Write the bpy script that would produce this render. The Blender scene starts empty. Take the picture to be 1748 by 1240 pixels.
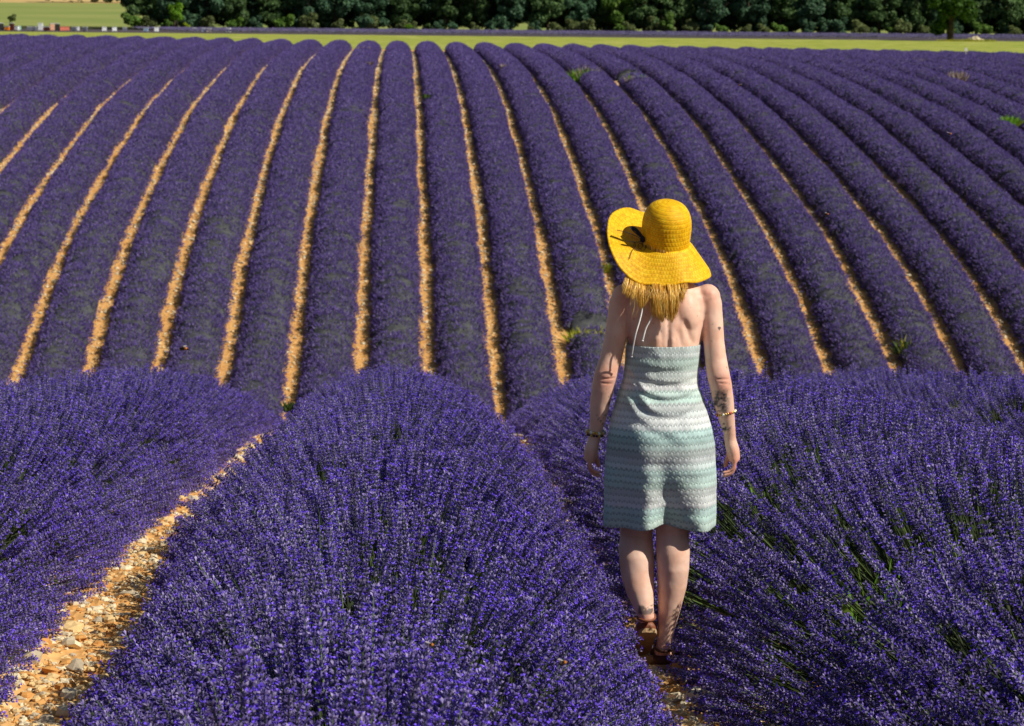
import bpy, math, random
import numpy as np
from mathutils import Vector, Matrix, Quaternion

rng = np.random.default_rng(7)
random.seed(7)
SC = bpy.context.scene
COL = SC.collection

# ------------------------------------------------------------------ camera, light, exposure
EYE = 1.62
F_PX, PW, PH = 5220.0, 1748.0, 1240.0
YAW = math.atan((874.0 - 686.0) / F_PX)
PITCH = math.atan((620.0 - 30.0) / F_PX)
cam_data = bpy.data.cameras.new('camera')
cam = bpy.data.objects.new('camera', cam_data)
COL.objects.link(cam)
cam.location = (0, 0, EYE)
cam.rotation_euler = (math.pi / 2 - PITCH, 0, -YAW)
cam_data.sensor_width = 23.5
cam_data.sensor_fit = 'HORIZONTAL'
cam_data.lens = F_PX / PW * 23.5
cam_data.clip_start = 0.3
cam_data.clip_end = 6000
cam_data.dof.use_dof = True
cam_data.dof.focus_distance = 9.3
cam_data.dof.aperture_fstop = 11.0
SC.camera = cam

SUN_EL, SUN_SIDE = math.radians(42), math.radians(63)      # height; angle from straight behind the camera towards the right
to_sun = Vector((math.sin(SUN_SIDE) * math.cos(SUN_EL), -math.cos(SUN_SIDE) * math.cos(SUN_EL), math.sin(SUN_EL)))
world = bpy.data.worlds.new('World')
SC.world = world
world.use_nodes = True
wn = world.node_tree.nodes
sky = wn.new('ShaderNodeTexSky')
sky.sky_type = 'NISHITA'
sky.sun_disc = False
sky.sun_elevation = SUN_EL
sky.sun_rotation = math.atan2(to_sun.x, to_sun.y)
wn['Background'].inputs['Strength'].default_value = 0.05
world.node_tree.links.new(sky.outputs['Color'], wn['Background'].inputs['Color'])
sun_data = bpy.data.lights.new('sun', 'SUN')
sun_data.energy = 5.0
sun_data.angle = math.radians(0.53)
sun_data.color = (1.0, 0.94, 0.84)
sun = bpy.data.objects.new('sun', sun_data)
COL.objects.link(sun)
sun.rotation_euler = (-to_sun).to_track_quat('-Z', 'Y').to_euler()
SC.view_settings.view_transform = 'Standard'
SC.view_settings.look = 'None'
SC.view_settings.exposure = 0.0
SC.view_settings.gamma = 1.0
SC.view_settings.use_curve_mapping = False

# ------------------------------------------------------------------ numpy helpers
def hash2(ix, iy, seed):
    n = (ix.astype(np.int64) * 374761393 + iy.astype(np.int64) * 668265263 + seed * 974634777) & 0xffffffff
    n = ((n ^ (n >> 13)) * 1274126177) & 0xffffffff
    n = (n ^ (n >> 16)) & 0xffffffff
    return n / 4294967295.0

def vnoise(x, y, seed=0):
    x = np.asarray(x, float); y = np.asarray(y, float)
    ix = np.floor(x); iy = np.floor(y)
    fx = x - ix; fy = y - iy
    fx = fx * fx * (3 - 2 * fx); fy = fy * fy * (3 - 2 * fy)
    a = hash2(ix, iy, seed); b = hash2(ix + 1, iy, seed)
    c = hash2(ix, iy + 1, seed); d = hash2(ix + 1, iy + 1, seed)
    return (a * (1 - fx) + b * fx) * (1 - fy) + (c * (1 - fx) + d * fx) * fy - 0.5

def fbm(x, y, seed=0, octs=3):
    r = 0; a = 1.0
    for k in range(octs):
        r = r + a * vnoise(x * 2 ** k, y * 2 ** k, seed + k * 17)
        a *= 0.5
    return r

# depth of the ground below the eye along the rows
PROF = np.array([(-60, 0.6), (-20, 1.0), (0, 1.62), (5, 1.95), (11.1, 2.38), (13.5, 2.55), (16.6, 2.78), (21.5, 3.18), (27, 3.70),
                 (31, 4.2), (36, 5.1), (45, 7.3), (55, 10), (65, 12.3), (75, 13.6), (84, 13.9), (90, 13.2), (94, 12.6), (99.4, 11.6),
                 (107, 9.75), (116, 8.2), (129, 6.65), (147, 4.85), (165, 3.8), (181, 3.15), (205, 2.72), (231, 2.58), (260, 2.64),
                 (300, 2.62), (430, 2.5), (500, 2.4), (560, 2.2), (900, -5), (1500, -25), (4000, -90)])
_d = np.arange(-60, 4000, 0.5)
_D = np.interp(_d, PROF[:, 0], PROF[:, 1])
_k = np.exp(-0.5 * (np.arange(-12, 13) * 0.5 / 2.0) ** 2); _k /= _k.sum()
_Ds = np.convolve(np.pad(_D, 12, mode='edge'), _k, mode='valid')

def lateral(y):
    return np.interp(y, [0, 40, 80, 120, 260, 450, 4000], [0.003, 0.006, 0.012, 0.018, 0.018, 0.009, 0.009])

def ground_z(x, y):
    x = np.asarray(x, float); y = np.asarray(y, float)
    return EYE - np.interp(y, _d, _Ds) - lateral(y) * np.clip(x, -140, 160)

_cp, _sp, _cy, _sy = math.cos(PITCH), math.sin(PITCH), math.cos(YAW), math.sin(YAW)
AX = np.array([_sy * _cp, _cy * _cp, -_sp]); RT = np.array([_cy, -_sy, 0.0]); UP = np.cross(RT, AX)
def ray(px, py):
    v = AX + RT * (px - 874) / F_PX + UP * (620 - py) / F_PX
    return v
def at_depth(px, py, Y):                    # the point of the place seen at this pixel of the photograph, Y metres out
    v = ray(px, py); t = Y / v[1]
    return np.array([v[0] * t, Y, EYE + v[2] * t])
def on_ground(px, py, near=3.0, far=1200.0, up=0.0):
    v = ray(px, py)
    ts = np.arange(near, far, 0.05)
    h = EYE + v[2] * ts - ground_z(v[0] * ts, v[1] * ts) - up
    i = np.argmax(h < 0)
    t = ts[i]
    return np.array([v[0] * t, v[1] * t, EYE + v[2] * t - up])

# ------------------------------------------------------------------ object helpers
def mesh(name, verts, faces, mats=(), smooth=False, mat_idx=None):
    me = bpy.data.meshes.new(name)
    verts = np.asarray(verts, float)
    if isinstance(faces, np.ndarray):
        me.vertices.add(len(verts)); me.vertices.foreach_set('co', verts.ravel())
        k = faces.shape[1]
        me.loops.add(faces.size); me.loops.foreach_set('vertex_index', faces.astype(np.int32).ravel())
        me.polygons.add(len(faces))
        me.polygons.foreach_set('loop_start', np.arange(0, faces.size, k, dtype=np.int32))
        me.polygons.foreach_set('loop_total', np.full(len(faces), k, np.int32))
        me.update(calc_edges=True); me.validate()
    else:
        me.from_pydata([tuple(v) for v in verts], [], faces)
    for m in mats: me.materials.append(m)
    if mat_idx is not None: me.polygons.foreach_set('material_index', np.asarray(mat_idx, np.int32))
    if smooth: me.polygons.foreach_set('use_smooth', np.ones(len(me.polygons), bool))
    me.update()
    return me

def obj(name, me, parent=None, loc=(0, 0, 0)):
    o = bpy.data.objects.new(name, me)
    COL.objects.link(o)
    o.location = loc
    if parent is not None: o.parent = parent
    return o

def tag(o, label=None, cat=None, group=None, kind=None):
    if label: o['label'] = label
    if cat: o['category'] = cat
    if group: o['group'] = group
    if kind: o['kind'] = kind
    return o

def thing(name, label, cat, loc, group=None, rz=0.0):
    o = obj(name, None, None, tuple(float(v) for v in loc))
    o.empty_display_size = 0.1
    o.rotation_euler = (0, 0, rz)
    return tag(o, label, cat, group)

class MB:                                   # collects verts / faces / material slots
    def __init__(s): s.v = []; s.f = []; s.m = []
    def add(s, v, f, m=0):
        b = len(s.v); s.v += [tuple(p) for p in v]
        s.f += [tuple(i + b for i in q) for q in f]; s.m += [m] * len(f)
    def tube(s, pts, radii, n=6, m=0, cap=True, squash=None):
        pts = [np.asarray(p, float) for p in pts]
        rings = []
        ref = None
        for i, p in enumerate(pts):
            t = pts[min(i + 1, len(pts) - 1)] - pts[max(i - 1, 0)]
            t = t / (np.linalg.norm(t) + 1e-12)
            if ref is None:
                ref = np.array([1.0, 0, 0]) if abs(t[0]) < 0.8 else np.array([0, 1.0, 0])
            u = ref - t * np.dot(ref, t); u /= np.linalg.norm(u); w = np.cross(t, u); ref = u
            r = radii[i] if hasattr(radii, '__len__') else radii
            ru, rw = (r if hasattr(r, '__len__') else (r, r))
            rings.append([p + u * ru * math.cos(2 * math.pi * k / n) + w * rw * math.sin(2 * math.pi * k / n) for k in range(n)])
        v = [q for r in rings for q in r]; f = []
        for i in range(len(pts) - 1):
            for k in range(n):
                a = i * n + k; b = i * n + (k + 1) % n
                f.append((a, b, b + n, a + n))
        if cap:
            f.append(tuple(range(n - 1, -1, -1))); f.append(tuple((len(pts) - 1) * n + k for k in range(n)))
        s.add(v, f, m)
    def box(s, c, d, m=0, top=1.0):
        x, y, z = c; a, b, h = d[0] / 2, d[1] / 2, d[2] / 2
        v = [(x - a, y - b, z - h), (x + a, y - b, z - h), (x + a, y + b, z - h), (x - a, y + b, z - h),
             (x - a * top, y - b * top, z + h), (x + a * top, y - b * top, z + h), (x + a * top, y + b * top, z + h), (x - a * top, y + b * top, z + h)]
        s.add(v, [(3, 2, 1, 0), (4, 5, 6, 7), (0, 1, 5, 4), (1, 2, 6, 5), (2, 3, 7, 6), (3, 0, 4, 7)], m)
    def ball(s, c, r, n=10, k=6, m=0):
        r = r if hasattr(r, '__len__') else (r, r, r)
        v = [(c[0], c[1], c[2] - r[2])]; f = []
        for i in range(1, k):
            a = math.pi * i / k - math.pi / 2
            for j in range(n):
                b = 2 * math.pi * j / n
                v.append((c[0] + r[0] * math.cos(a) * math.cos(b), c[1] + r[1] * math.cos(a) * math.sin(b), c[2] + r[2] * math.sin(a)))
        v.append((c[0], c[1], c[2] + r[2])); L = len(v) - 1
        for j in range(n): f.append((0, 1 + (j + 1) % n, 1 + j))
        for i in range(k - 2):
            for j in range(n):
                a = 1 + i * n + j; b = 1 + i * n + (j + 1) % n
                f.append((a, b, b + n, a + n))
        o = 1 + (k - 2) * n
        for j in range(n): f.append((o + j, o + (j + 1) % n, L))
        s.add(v, f, m)
    def mesh(s, name, mats, smooth=False):
        return mesh(name, s.v, s.f, mats, smooth, s.m)
    def build(s, name, mats, parent=None, loc=(0, 0, 0), smooth=False):
        return obj(name, s.mesh(name, mats, smooth), parent, loc)

# ------------------------------------------------------------------ material helpers
def new_mat(name):
    m = bpy.data.materials.new(name); m.use_nodes = True
    nt = m.node_tree; b = nt.nodes['Principled BSDF']
    return m, nt, b

def nd(nt, typ, **kw):
    n = nt.nodes.new(typ)
    for k, v in kw.items():
        if k.startswith('i_'):
            key = k[2:]
            key = int(key) if key.isdigit() else key.replace('_', ' ')
            n.inputs[key].default_value = v
        else: setattr(n, k, v)
    return n

def ramp(nt, fac, stops, interp='LINEAR'):
    r = nt.nodes.new('ShaderNodeValToRGB'); r.color_ramp.interpolation = interp
    e = r.color_ramp.elements
    while len(e) < len(stops): e.new(0.5)
    for i, (p, c) in enumerate(stops):
        e[i].position = p; e[i].color = (c[0], c[1], c[2], 1)
    nt.links.new(fac, r.inputs['Fac'])
    return r.outputs['Color']

def noise_mat(name, stops, scale=5.0, detail=4, rough=0.8, bump=0.0, bump_scale=None, spec=0.2, coords='Object', dist=0.02):
    m, nt, b = new_mat(name)
    tc = nd(nt, 'ShaderNodeTexCoord')
    nz = nd(nt, 'ShaderNodeTexNoise', i_Scale=scale, i_Detail=detail)
    nt.links.new(tc.outputs[coords], nz.inputs['Vector'])
    nt.links.new(ramp(nt, nz.outputs['Fac'], stops), b.inputs['Base Color'])
    b.inputs['Roughness'].default_value = rough
    b.inputs['Specular IOR Level'].default_value = spec
    if bump:
        n2 = nd(nt, 'ShaderNodeTexNoise', i_Scale=bump_scale or scale * 4, i_Detail=5)
        nt.links.new(tc.outputs[coords], n2.inputs['Vector'])
        bp = nd(nt, 'ShaderNodeBump', i_Strength=bump, i_Distance=dist)
        nt.links.new(n2.outputs['Fac'], bp.inputs['Height'])
        nt.links.new(bp.outputs['Normal'], b.inputs['Normal'])
    return m

def plant_mat(name, stops, rough=0.7, trans=0.0, island=True, obj_var=0.25, spec=0.15):
    """colour from a random number per loose piece, with a brightness shift per instance"""
    m, nt, b = new_mat(name)
    ge = nd(nt, 'ShaderNodeNewGeometry'); oi = nd(nt, 'ShaderNodeObjectInfo')
    c = ramp(nt, ge.outputs['Random Per Island'] if island else oi.outputs['Random'], stops)
    hv = nd(nt, 'ShaderNodeHueSaturation')
    mr = nd(nt, 'ShaderNodeMapRange'); mr.inputs['To Min'].default_value = 1 - obj_var; mr.inputs['To Max'].default_value = 1 + obj_var
    nt.links.new(oi.outputs['Random'], mr.inputs['Value'])
    nt.links.new(mr.outputs['Result'], hv.inputs['Value'])
    nt.links.new(c, hv.inputs['Color'])
    nt.links.new(hv.outputs['Color'], b.inputs['Base Color'])
    b.inputs['Roughness'].default_value = rough
    b.inputs['Specular IOR Level'].default_value = spec
    if trans:
        tr = nd(nt, 'ShaderNodeBsdfTranslucent'); mx = nd(nt, 'ShaderNodeMixShader', i_0=trans)
        nt.links.new(hv.outputs['Color'], tr.inputs['Color'])
        nt.links.new(b.outputs['BSDF'], mx.inputs[1]); nt.links.new(tr.outputs['BSDF'], mx.inputs[2])
        nt.links.new(mx.outputs['Shader'], nt.nodes['Material Output'].inputs['Surface'])
    return m

def plain(name, col, rough=0.6, spec=0.3, metal=0.0, scale=40, vary=0.18):
    a = tuple(c * (1 - vary) for c in col); z = tuple(min(1, c * (1 + vary)) for c in col)
    m = noise_mat(name, [(0.3, a), (0.7, z)], scale=scale, rough=rough, spec=spec)
    m.node_tree.nodes['Principled BSDF'].inputs['Metallic'].default_value = metal
    return m

# ------------------------------------------------------------------ instancer for what nobody could count
def instancer_group(name, sources):
    g = bpy.data.node_groups.new(name, 'GeometryNodeTree')
    g.interface.new_socket('Geometry', in_out='INPUT', socket_type='NodeSocketGeometry')
    g.interface.new_socket('Geometry', in_out='OUTPUT', socket_type='NodeSocketGeometry')
    n = g.nodes; L = g.links
    gi = n.new('NodeGroupInput'); go = n.new('NodeGroupOutput')
    join = n.new('GeometryNodeJoinGeometry')
    for s in sources:
        oi = n.new('GeometryNodeObjectInfo'); oi.transform_space = 'ORIGINAL'
        oi.inputs['Object'].default_value = s
        oi.inputs['As Instance'].default_value = False
        ti = n.new('GeometryNodeGeometryToInstance')
        L.new(oi.outputs['Geometry'], ti.inputs[0]); L.new(ti.outputs[0], join.inputs[0])
    iop = n.new('GeometryNodeInstanceOnPoints'); iop.inputs['Pick Instance'].default_value = True
    def attr(nm, dt):
        a = n.new('GeometryNodeInputNamedAttribute'); a.data_type = dt; a.inputs['Name'].default_value = nm
        return a.outputs['Attribute']
    L.new(gi.outputs[0], iop.inputs['Points']); L.new(join.outputs[0], iop.inputs['Instance'])
    L.new(attr('variant', 'INT'), iop.inputs['Instance Index'])
    L.new(attr('turn', 'QUATERNION'), iop.inputs['Rotation'])
    L.new(attr('size', 'FLOAT'), iop.inputs['Scale'])
    L.new(iop.outputs[0], go.inputs[0])
    return g

def scatter(name, group, pts, quats, sizes, variants, parent=None, loc=(0, 0, 0), kind='stuff', mats=()):
    me = bpy.data.meshes.new(name)
    me.vertices.add(len(pts)); me.vertices.foreach_set('co', np.asarray(pts, float).ravel())
    a = me.attributes.new('turn', 'QUATERNION', 'POINT'); a.data.foreach_set('value', np.asarray(quats, np.float32).ravel())
    a = me.attributes.new('size', 'FLOAT', 'POINT'); a.data.foreach_set('value', np.asarray(sizes, np.float32))
    a = me.attributes.new('variant', 'INT', 'POINT'); a.data.foreach_set('value', np.asarray(variants, np.int32))
    for m in mats: me.materials.append(m)
    o = obj(name, me, parent, loc)
    md = o.modifiers.new('scatter', 'NODES'); md.node_group = group
    o['kind'] = kind
    return o

def qmul(a, b):
    w1, x1, y1, z1 = a.T; w2, x2, y2, z2 = b.T
    return np.stack([w1 * w2 - x1 * x2 - y1 * y2 - z1 * z2, w1 * x2 + x1 * w2 + y1 * z2 - z1 * y2,
                     w1 * y2 - x1 * z2 + y1 * w2 + z1 * x2, w1 * z2 + x1 * y2 - y1 * x2 + z1 * w2], 1)
def dir_quats(d, r=rng):
    d = d / np.linalg.norm(d, axis=1, keepdims=True)
    az = np.arctan2(d[:, 1], d[:, 0]); po = np.arccos(np.clip(d[:, 2], -1, 1)); sp = r.uniform(0, 2 * math.pi, len(d))
    z = np.zeros(len(d))
    qz = np.stack([np.cos(az / 2), z, z, np.sin(az / 2)], 1)
    qy = np.stack([np.cos(po / 2), z, np.sin(po / 2), z], 1)
    qs = np.stack([np.cos(sp / 2), z, z, np.sin(sp / 2)], 1)
    return qmul(qmul(qz, qy), qs)

# ------------------------------------------------------------------ materials
def soil_material():
    m, nt, b = new_mat('stony_soil')
    tc = nd(nt, 'ShaderNodeTexCoord')
    n1 = nd(nt, 'ShaderNodeTexNoise', i_Scale=0.6, i_Detail=4); n2 = nd(nt, 'ShaderNodeTexNoise', i_Scale=7.0, i_Detail=6)
    vo = nd(nt, 'ShaderNodeTexVoronoi', i_Scale=16.0)
    for n in (n1, n2, vo): nt.links.new(tc.outputs['Object'], n.inputs['Vector'])
    c1 = ramp(nt, n2.outputs['Fac'], [(0.3, (0.46, 0.21, 0.06)), (0.5, (0.68, 0.36, 0.12)), (0.72, (0.78, 0.49, 0.21))])
    c2 = ramp(nt, n1.outputs['Fac'], [(0.35, (0.74, 0.43, 0.16)), (0.65, (0.6, 0.29, 0.09))])
    mx = nd(nt, 'ShaderNodeMix', data_type='RGBA'); mx.inputs[0].default_value = 0.4
    nt.links.new(c1, mx.inputs[6]); nt.links.new(c2, mx.inputs[7])
    nt.links.new(mx.outputs[2], b.inputs['Base Color'])
    ad = nd(nt, 'ShaderNodeMath', operation='ADD')
    nt.links.new(n2.outputs['Fac'], ad.inputs[0]); nt.links.new(vo.outputs['Distance'], ad.inputs[1])
    bp = nd(nt, 'ShaderNodeBump', i_Strength=0.8, i_Distance=0.03)
    nt.links.new(ad.outputs[0], bp.inputs['Height']); nt.links.new(bp.outputs['Normal'], b.inputs['Normal'])
    b.inputs['Roughness'].default_value = 0.95; b.inputs['Specular IOR Level'].default_value = 0.05
    return m
M_SOIL = soil_material()
M_STONE = [plain('ochre_stone', (0.70, 0.50, 0.24), 0.85, 0.1, scale=25, vary=0.25), plain('pale_stone', (0.72, 0.62, 0.42), 0.85, 0.1, scale=25, vary=0.2),
           plain('grey_stone', (0.48, 0.40, 0.28), 0.85, 0.1, scale=25, vary=0.25), plain('orange_stone', (0.60, 0.30, 0.09), 0.85, 0.1, scale=25, vary=0.25)]
M_GRASSFIELD = noise_mat('meadow_grass', [(0.3, (0.19, 0.26, 0.035)), (0.5, (0.31, 0.35, 0.06)), (0.68, (0.48, 0.45, 0.14))], scale=0.45, detail=9, rough=0.9, bump=0.6, bump_scale=1.4, spec=0.05, dist=0.25)
M_FARGREEN = noise_mat('pale_green_crop', [(0.3, (0.20, 0.26, 0.07)), (0.7, (0.30, 0.32, 0.10))], scale=0.03, detail=6, rough=0.9, spec=0.05)
M_WHEAT = noise_mat('dry_wheat', [(0.3, (0.50, 0.34, 0.13)), (0.7, (0.60, 0.43, 0.19))], scale=0.05, detail=6, rough=0.9, spec=0.05)
M_FARLAV_SOIL = noise_mat('far_field_soil', [(0.3, (0.06, 0.05, 0.07)), (0.7, (0.12, 0.10, 0.10))], scale=0.3, detail=6, rough=0.9, spec=0.05)
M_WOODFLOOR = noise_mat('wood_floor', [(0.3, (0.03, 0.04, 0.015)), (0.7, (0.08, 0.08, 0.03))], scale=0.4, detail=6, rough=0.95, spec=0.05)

M_STEM = plant_mat('lavender_stem', [(0.0, (0.025, 0.042, 0.016)), (0.7, (0.045, 0.07, 0.022)), (1.0, (0.10, 0.15, 0.035))], island=False, obj_var=0.3)
M_CALYX = plant_mat('lavender_calyx', [(0.0, (0.085, 0.06, 0.24)), (0.5, (0.165, 0.128, 0.335)), (1.0, (0.29, 0.25, 0.42))], obj_var=0.5, trans=0.0)
M_COROLLA = plant_mat('lavender_corolla', [(0.0, (0.10, 0.045, 0.66)), (0.5, (0.18, 0.09, 0.85)), (1.0, (0.30, 0.17, 0.92))], obj_var=0.15, trans=0.1)
M_LEAF = plant_mat('lavender_leaf', [(0.0, (0.02, 0.028, 0.014)), (0.6, (0.04, 0.052, 0.024)), (1.0, (0.075, 0.09, 0.045))], obj_var=0.3, trans=0.1)
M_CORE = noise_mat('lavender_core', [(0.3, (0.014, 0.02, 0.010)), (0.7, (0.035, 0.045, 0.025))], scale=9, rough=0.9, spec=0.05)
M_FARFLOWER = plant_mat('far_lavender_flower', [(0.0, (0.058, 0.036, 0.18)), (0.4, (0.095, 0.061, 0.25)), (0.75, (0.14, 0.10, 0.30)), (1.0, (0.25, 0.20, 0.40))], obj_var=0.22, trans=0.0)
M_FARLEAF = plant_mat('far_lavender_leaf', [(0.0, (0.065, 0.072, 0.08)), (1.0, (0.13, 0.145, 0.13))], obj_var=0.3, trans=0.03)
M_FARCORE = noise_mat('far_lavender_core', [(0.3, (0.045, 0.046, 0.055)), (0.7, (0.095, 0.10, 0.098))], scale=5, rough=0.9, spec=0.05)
M_WEED = plant_mat('weed_leaf', [(0.0, (0.10, 0.26, 0.02)), (0.5, (0.20, 0.42, 0.03)), (1.0, (0.34, 0.50, 0.06))], obj_var=0.1, trans=0.3)
M_WEEDDARK = plant_mat('dark_weed_leaf', [(0.0, (0.03, 0.06, 0.015)), (1.0, (0.09, 0.14, 0.03))], obj_var=0.1, trans=0.2)
M_YELLOWWEED = plant_mat('yellow_weed', [(0.0, (0.22, 0.28, 0.03)), (0.6, (0.42, 0.42, 0.04)), (1.0, (0.6, 0.5, 0.06))], obj_var=0.1, trans=0.3)
M_DRYWEED = plant_mat('dry_weed', [(0.0, (0.20, 0.15, 0.13)), (0.6, (0.32, 0.25, 0.22)), (1.0, (0.42, 0.36, 0.33))], obj_var=0.1, trans=0.2)
M_BARK = noise_mat('bark', [(0.3, (0.035, 0.026, 0.018)), (0.7, (0.09, 0.07, 0.05))], scale=4, rough=0.95, bump=0.6, spec=0.05)

# ------------------------------------------------------------------ terrain (one height function, sheets butted edge to edge)
def sheet(name, xs, ys, mat, relief=None, fn=None):
    X, Y = np.meshgrid(xs, ys)
    Z = ground_z(X, Y)
    if relief is not None: Z = Z + relief(X, Y)
    nx, ny = len(xs), len(ys)
    idx = np.arange(nx * ny).reshape(ny, nx)
    f = np.stack([idx[:-1, :-1], idx[:-1, 1:], idx[1:, 1:], idx[1:, :-1]], -1).reshape(-1, 4)
    o = obj(name, mesh(name, np.stack([X, Y, Z], -1).reshape(-1, 3), f, [mat], True))
    o['kind'] = 'structure'
    return o

def near_relief(X, Y):
    fade = np.clip(np.minimum(np.minimum(X + 9, 10 - X), np.minimum(Y - 2, 44 - Y)) / 0.6, 0, 1)
    return fade * (0.05 * fbm(X * 1.6, Y * 1.6, 3) + 0.045 * fbm(X * 6, Y * 6, 9) )
soil = sheet('soil', np.linspace(-9, 10, 300), np.linspace(2, 44, 640), M_SOIL, near_relief)
hx = np.concatenate([np.arange(-90, -60, 6), np.arange(-60, 85, 1.0), np.arange(85, 121, 6)])
hill = sheet('hillside_soil', hx, np.arange(44, 250.1, 1.0), M_SOIL)
yb = np.concatenate([np.arange(-40, 2, 3), [2.0]])
sheet('soil', np.linspace(-9, 10, 20), yb, M_SOIL)
sheet('soil', np.linspace(-90, -9, 30), np.concatenate([yb, np.arange(5, 44.1, 3)]), M_SOIL)
sheet('soil', np.linspace(10, 120, 40), np.concatenate([yb, np.arange(5, 44.1, 3)]), M_SOIL)
wide = np.concatenate([np.arange(-700, -160, 60), np.arange(-160, 200, 8), np.arange(200, 801, 60)])
sheet('grass_field', wide, np.arange(250, 433, 6), M_GRASSFIELD)
sheet('far_lavender_soil', wide, np.arange(430, 503, 6), M_FARLAV_SOIL)
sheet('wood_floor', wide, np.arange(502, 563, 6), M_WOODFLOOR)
sheet('far_field', wide, np.arange(562, 803, 12), M_FARGREEN)
sheet('wheat_field', wide, np.arange(802, 1003, 20), M_WHEAT)
sheet('hills', np.concatenate([np.arange(-3000, -700, 150), wide, np.arange(900, 3001, 150)]), np.arange(1002, 3600, 50), M_FARGREEN)
# the strips either side of the lavender field, so that the ground goes on outside the frame
sheet('grass_field', np.linspace(-700, -90, 20), np.arange(-40, 251, 10), M_GRASSFIELD)
sheet('grass_field', np.linspace(120, 800, 20), np.arange(-40, 251, 10), M_GRASSFIELD)

# ------------------------------------------------------------------ lavender
SP = 2.2                                    # distance between rows
HILL_X0, NEAR_X0 = -0.22, -0.11

def make_spike(seed, stem=0.27, head=0.075, lean=0.012, gap=True):
    r = np.random.default_rng(seed)
    mb = MB()
    bx, by = r.normal(0, lean, 2)
    P = lambda t: np.array([bx * t * t, by * t * t, t * (stem + head)])
    mb.tube([P(0), P(0.45), P(0.8), P(0.99)], [0.0016, 0.0015, 0.0014, 0.0010], 3, 0)
    nw = 10
    ts = [stem / (stem + head) - (0.055 if gap else 0.0)] + list(np.linspace(stem / (stem + head) + 0.012, 0.985, nw - 1))
    for wi, t in enumerate(ts):
        c = P(t)
        q = wi / (nw - 1)
        rad = 0.0085 * (1 - 0.45 * q) * r.uniform(0.85, 1.1)
        nb = 7 if wi < 8 else 5
        off = r.uniform(0, 6.28)
        for k in range(nb):
            a = off + 2 * math.pi * k / nb + r.normal(0, 0.2)
            tilt = r.uniform(0.45, 1.0)
            d = np.array([math.cos(a) * math.sin(tilt), math.sin(a) * math.sin(tilt), math.cos(tilt)])
            u = np.array([-math.sin(a), math.cos(a), 0]); w = np.cross(d, u)
            ln = r.uniform(0.0085, 0.0115); wd = r.uniform(0.0021, 0.0028)
            base = c + np.array([math.cos(a), math.sin(a), 0]) * rad * 0.25
            mid = base + d * ln * 0.6; tip = base + d * ln
            v = [base] + [mid + u * wd * math.cos(x) + w * wd * math.sin(x) for x in (0, 2.09, 4.19)] + [tip]
            mb.add(v, [(0, 2, 1), (0, 3, 2), (0, 1, 3), (1, 2, 4), (2, 3, 4), (3, 1, 4)], 1)
            if r.random() < (0.25 if 0 < wi < 9 else 0.10):        # an open flower at the bud's mouth
                s = r.uniform(0.0030, 0.0045)
                c2 = tip
                for s1 in (1, -1):
                    p1 = c2 + u * s * s1 + d * s * 0.9 + w * s * 0.3
                    p2 = c2 + u * s * 0.3 * s1 + d * s * 1.3 - w * s * 0.6
                    mb.add([c2, p1, p2], [(0, 1, 2)], 2)
                p1 = c2 + w * s + u * s * 0.6 + d * s * 0.3; p2 = c2 + w * s - u * s * 0.6 + d * s * 0.3
                mb.add([c2, p1, p2], [(0, 1, 2)], 2)
    return mb.mesh('flower_spike', [M_STEM, M_CALYX, M_COROLLA])

def make_bare_stem(seed):
    r = np.random.default_rng(seed); mb = MB()
    bx, by = r.normal(0, 0.03, 2)
    pts = [np.array([bx * t * t, by * t * t, 0.34 * t]) for t in (0, 0.4, 0.75, 1.0)]
    mb.tube(pts, [0.0020, 0.0018, 0.0014, 0.0007], 3, 0)
    return mb.mesh('grass_stem', [M_STEM])

def make_leaf_sprig(seed):
    r = np.random.default_rng(seed); mb = MB()
    for k in range(16):
        a = r.uniform(0, 6.28); t = r.uniform(0.15, 1.0); L = r.uniform(0.05, 0.11); w = 0.0035
        d = np.array([math.cos(a) * math.sin(t), math.sin(a) * math.sin(t), math.cos(t)]); u = np.array([-math.sin(a), math.cos(a), 0])
        b = np.array([r.normal(0, 0.02), r.normal(0, 0.02), r.uniform(0, 0.05)])
        mb.add([b, b + d * L * 0.5 + u * w, b + d * L, b + d * L * 0.5 - u * w], [(0, 1, 2, 3)], 0)
    return mb.mesh('leaf_sprig', [M_LEAF])

SPIKES = [make_spike(100 + i, stem=0.25 + 0.015 * (i % 4), head=(0.078, 0.094, 0.108, 0.086)[i % 4], gap=i % 3 != 0) for i in range(9)]
BARE = [make_bare_stem(900 + i) for i in range(3)]
SPRIGS = [make_leaf_sprig(300 + i) for i in range(3)]

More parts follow.
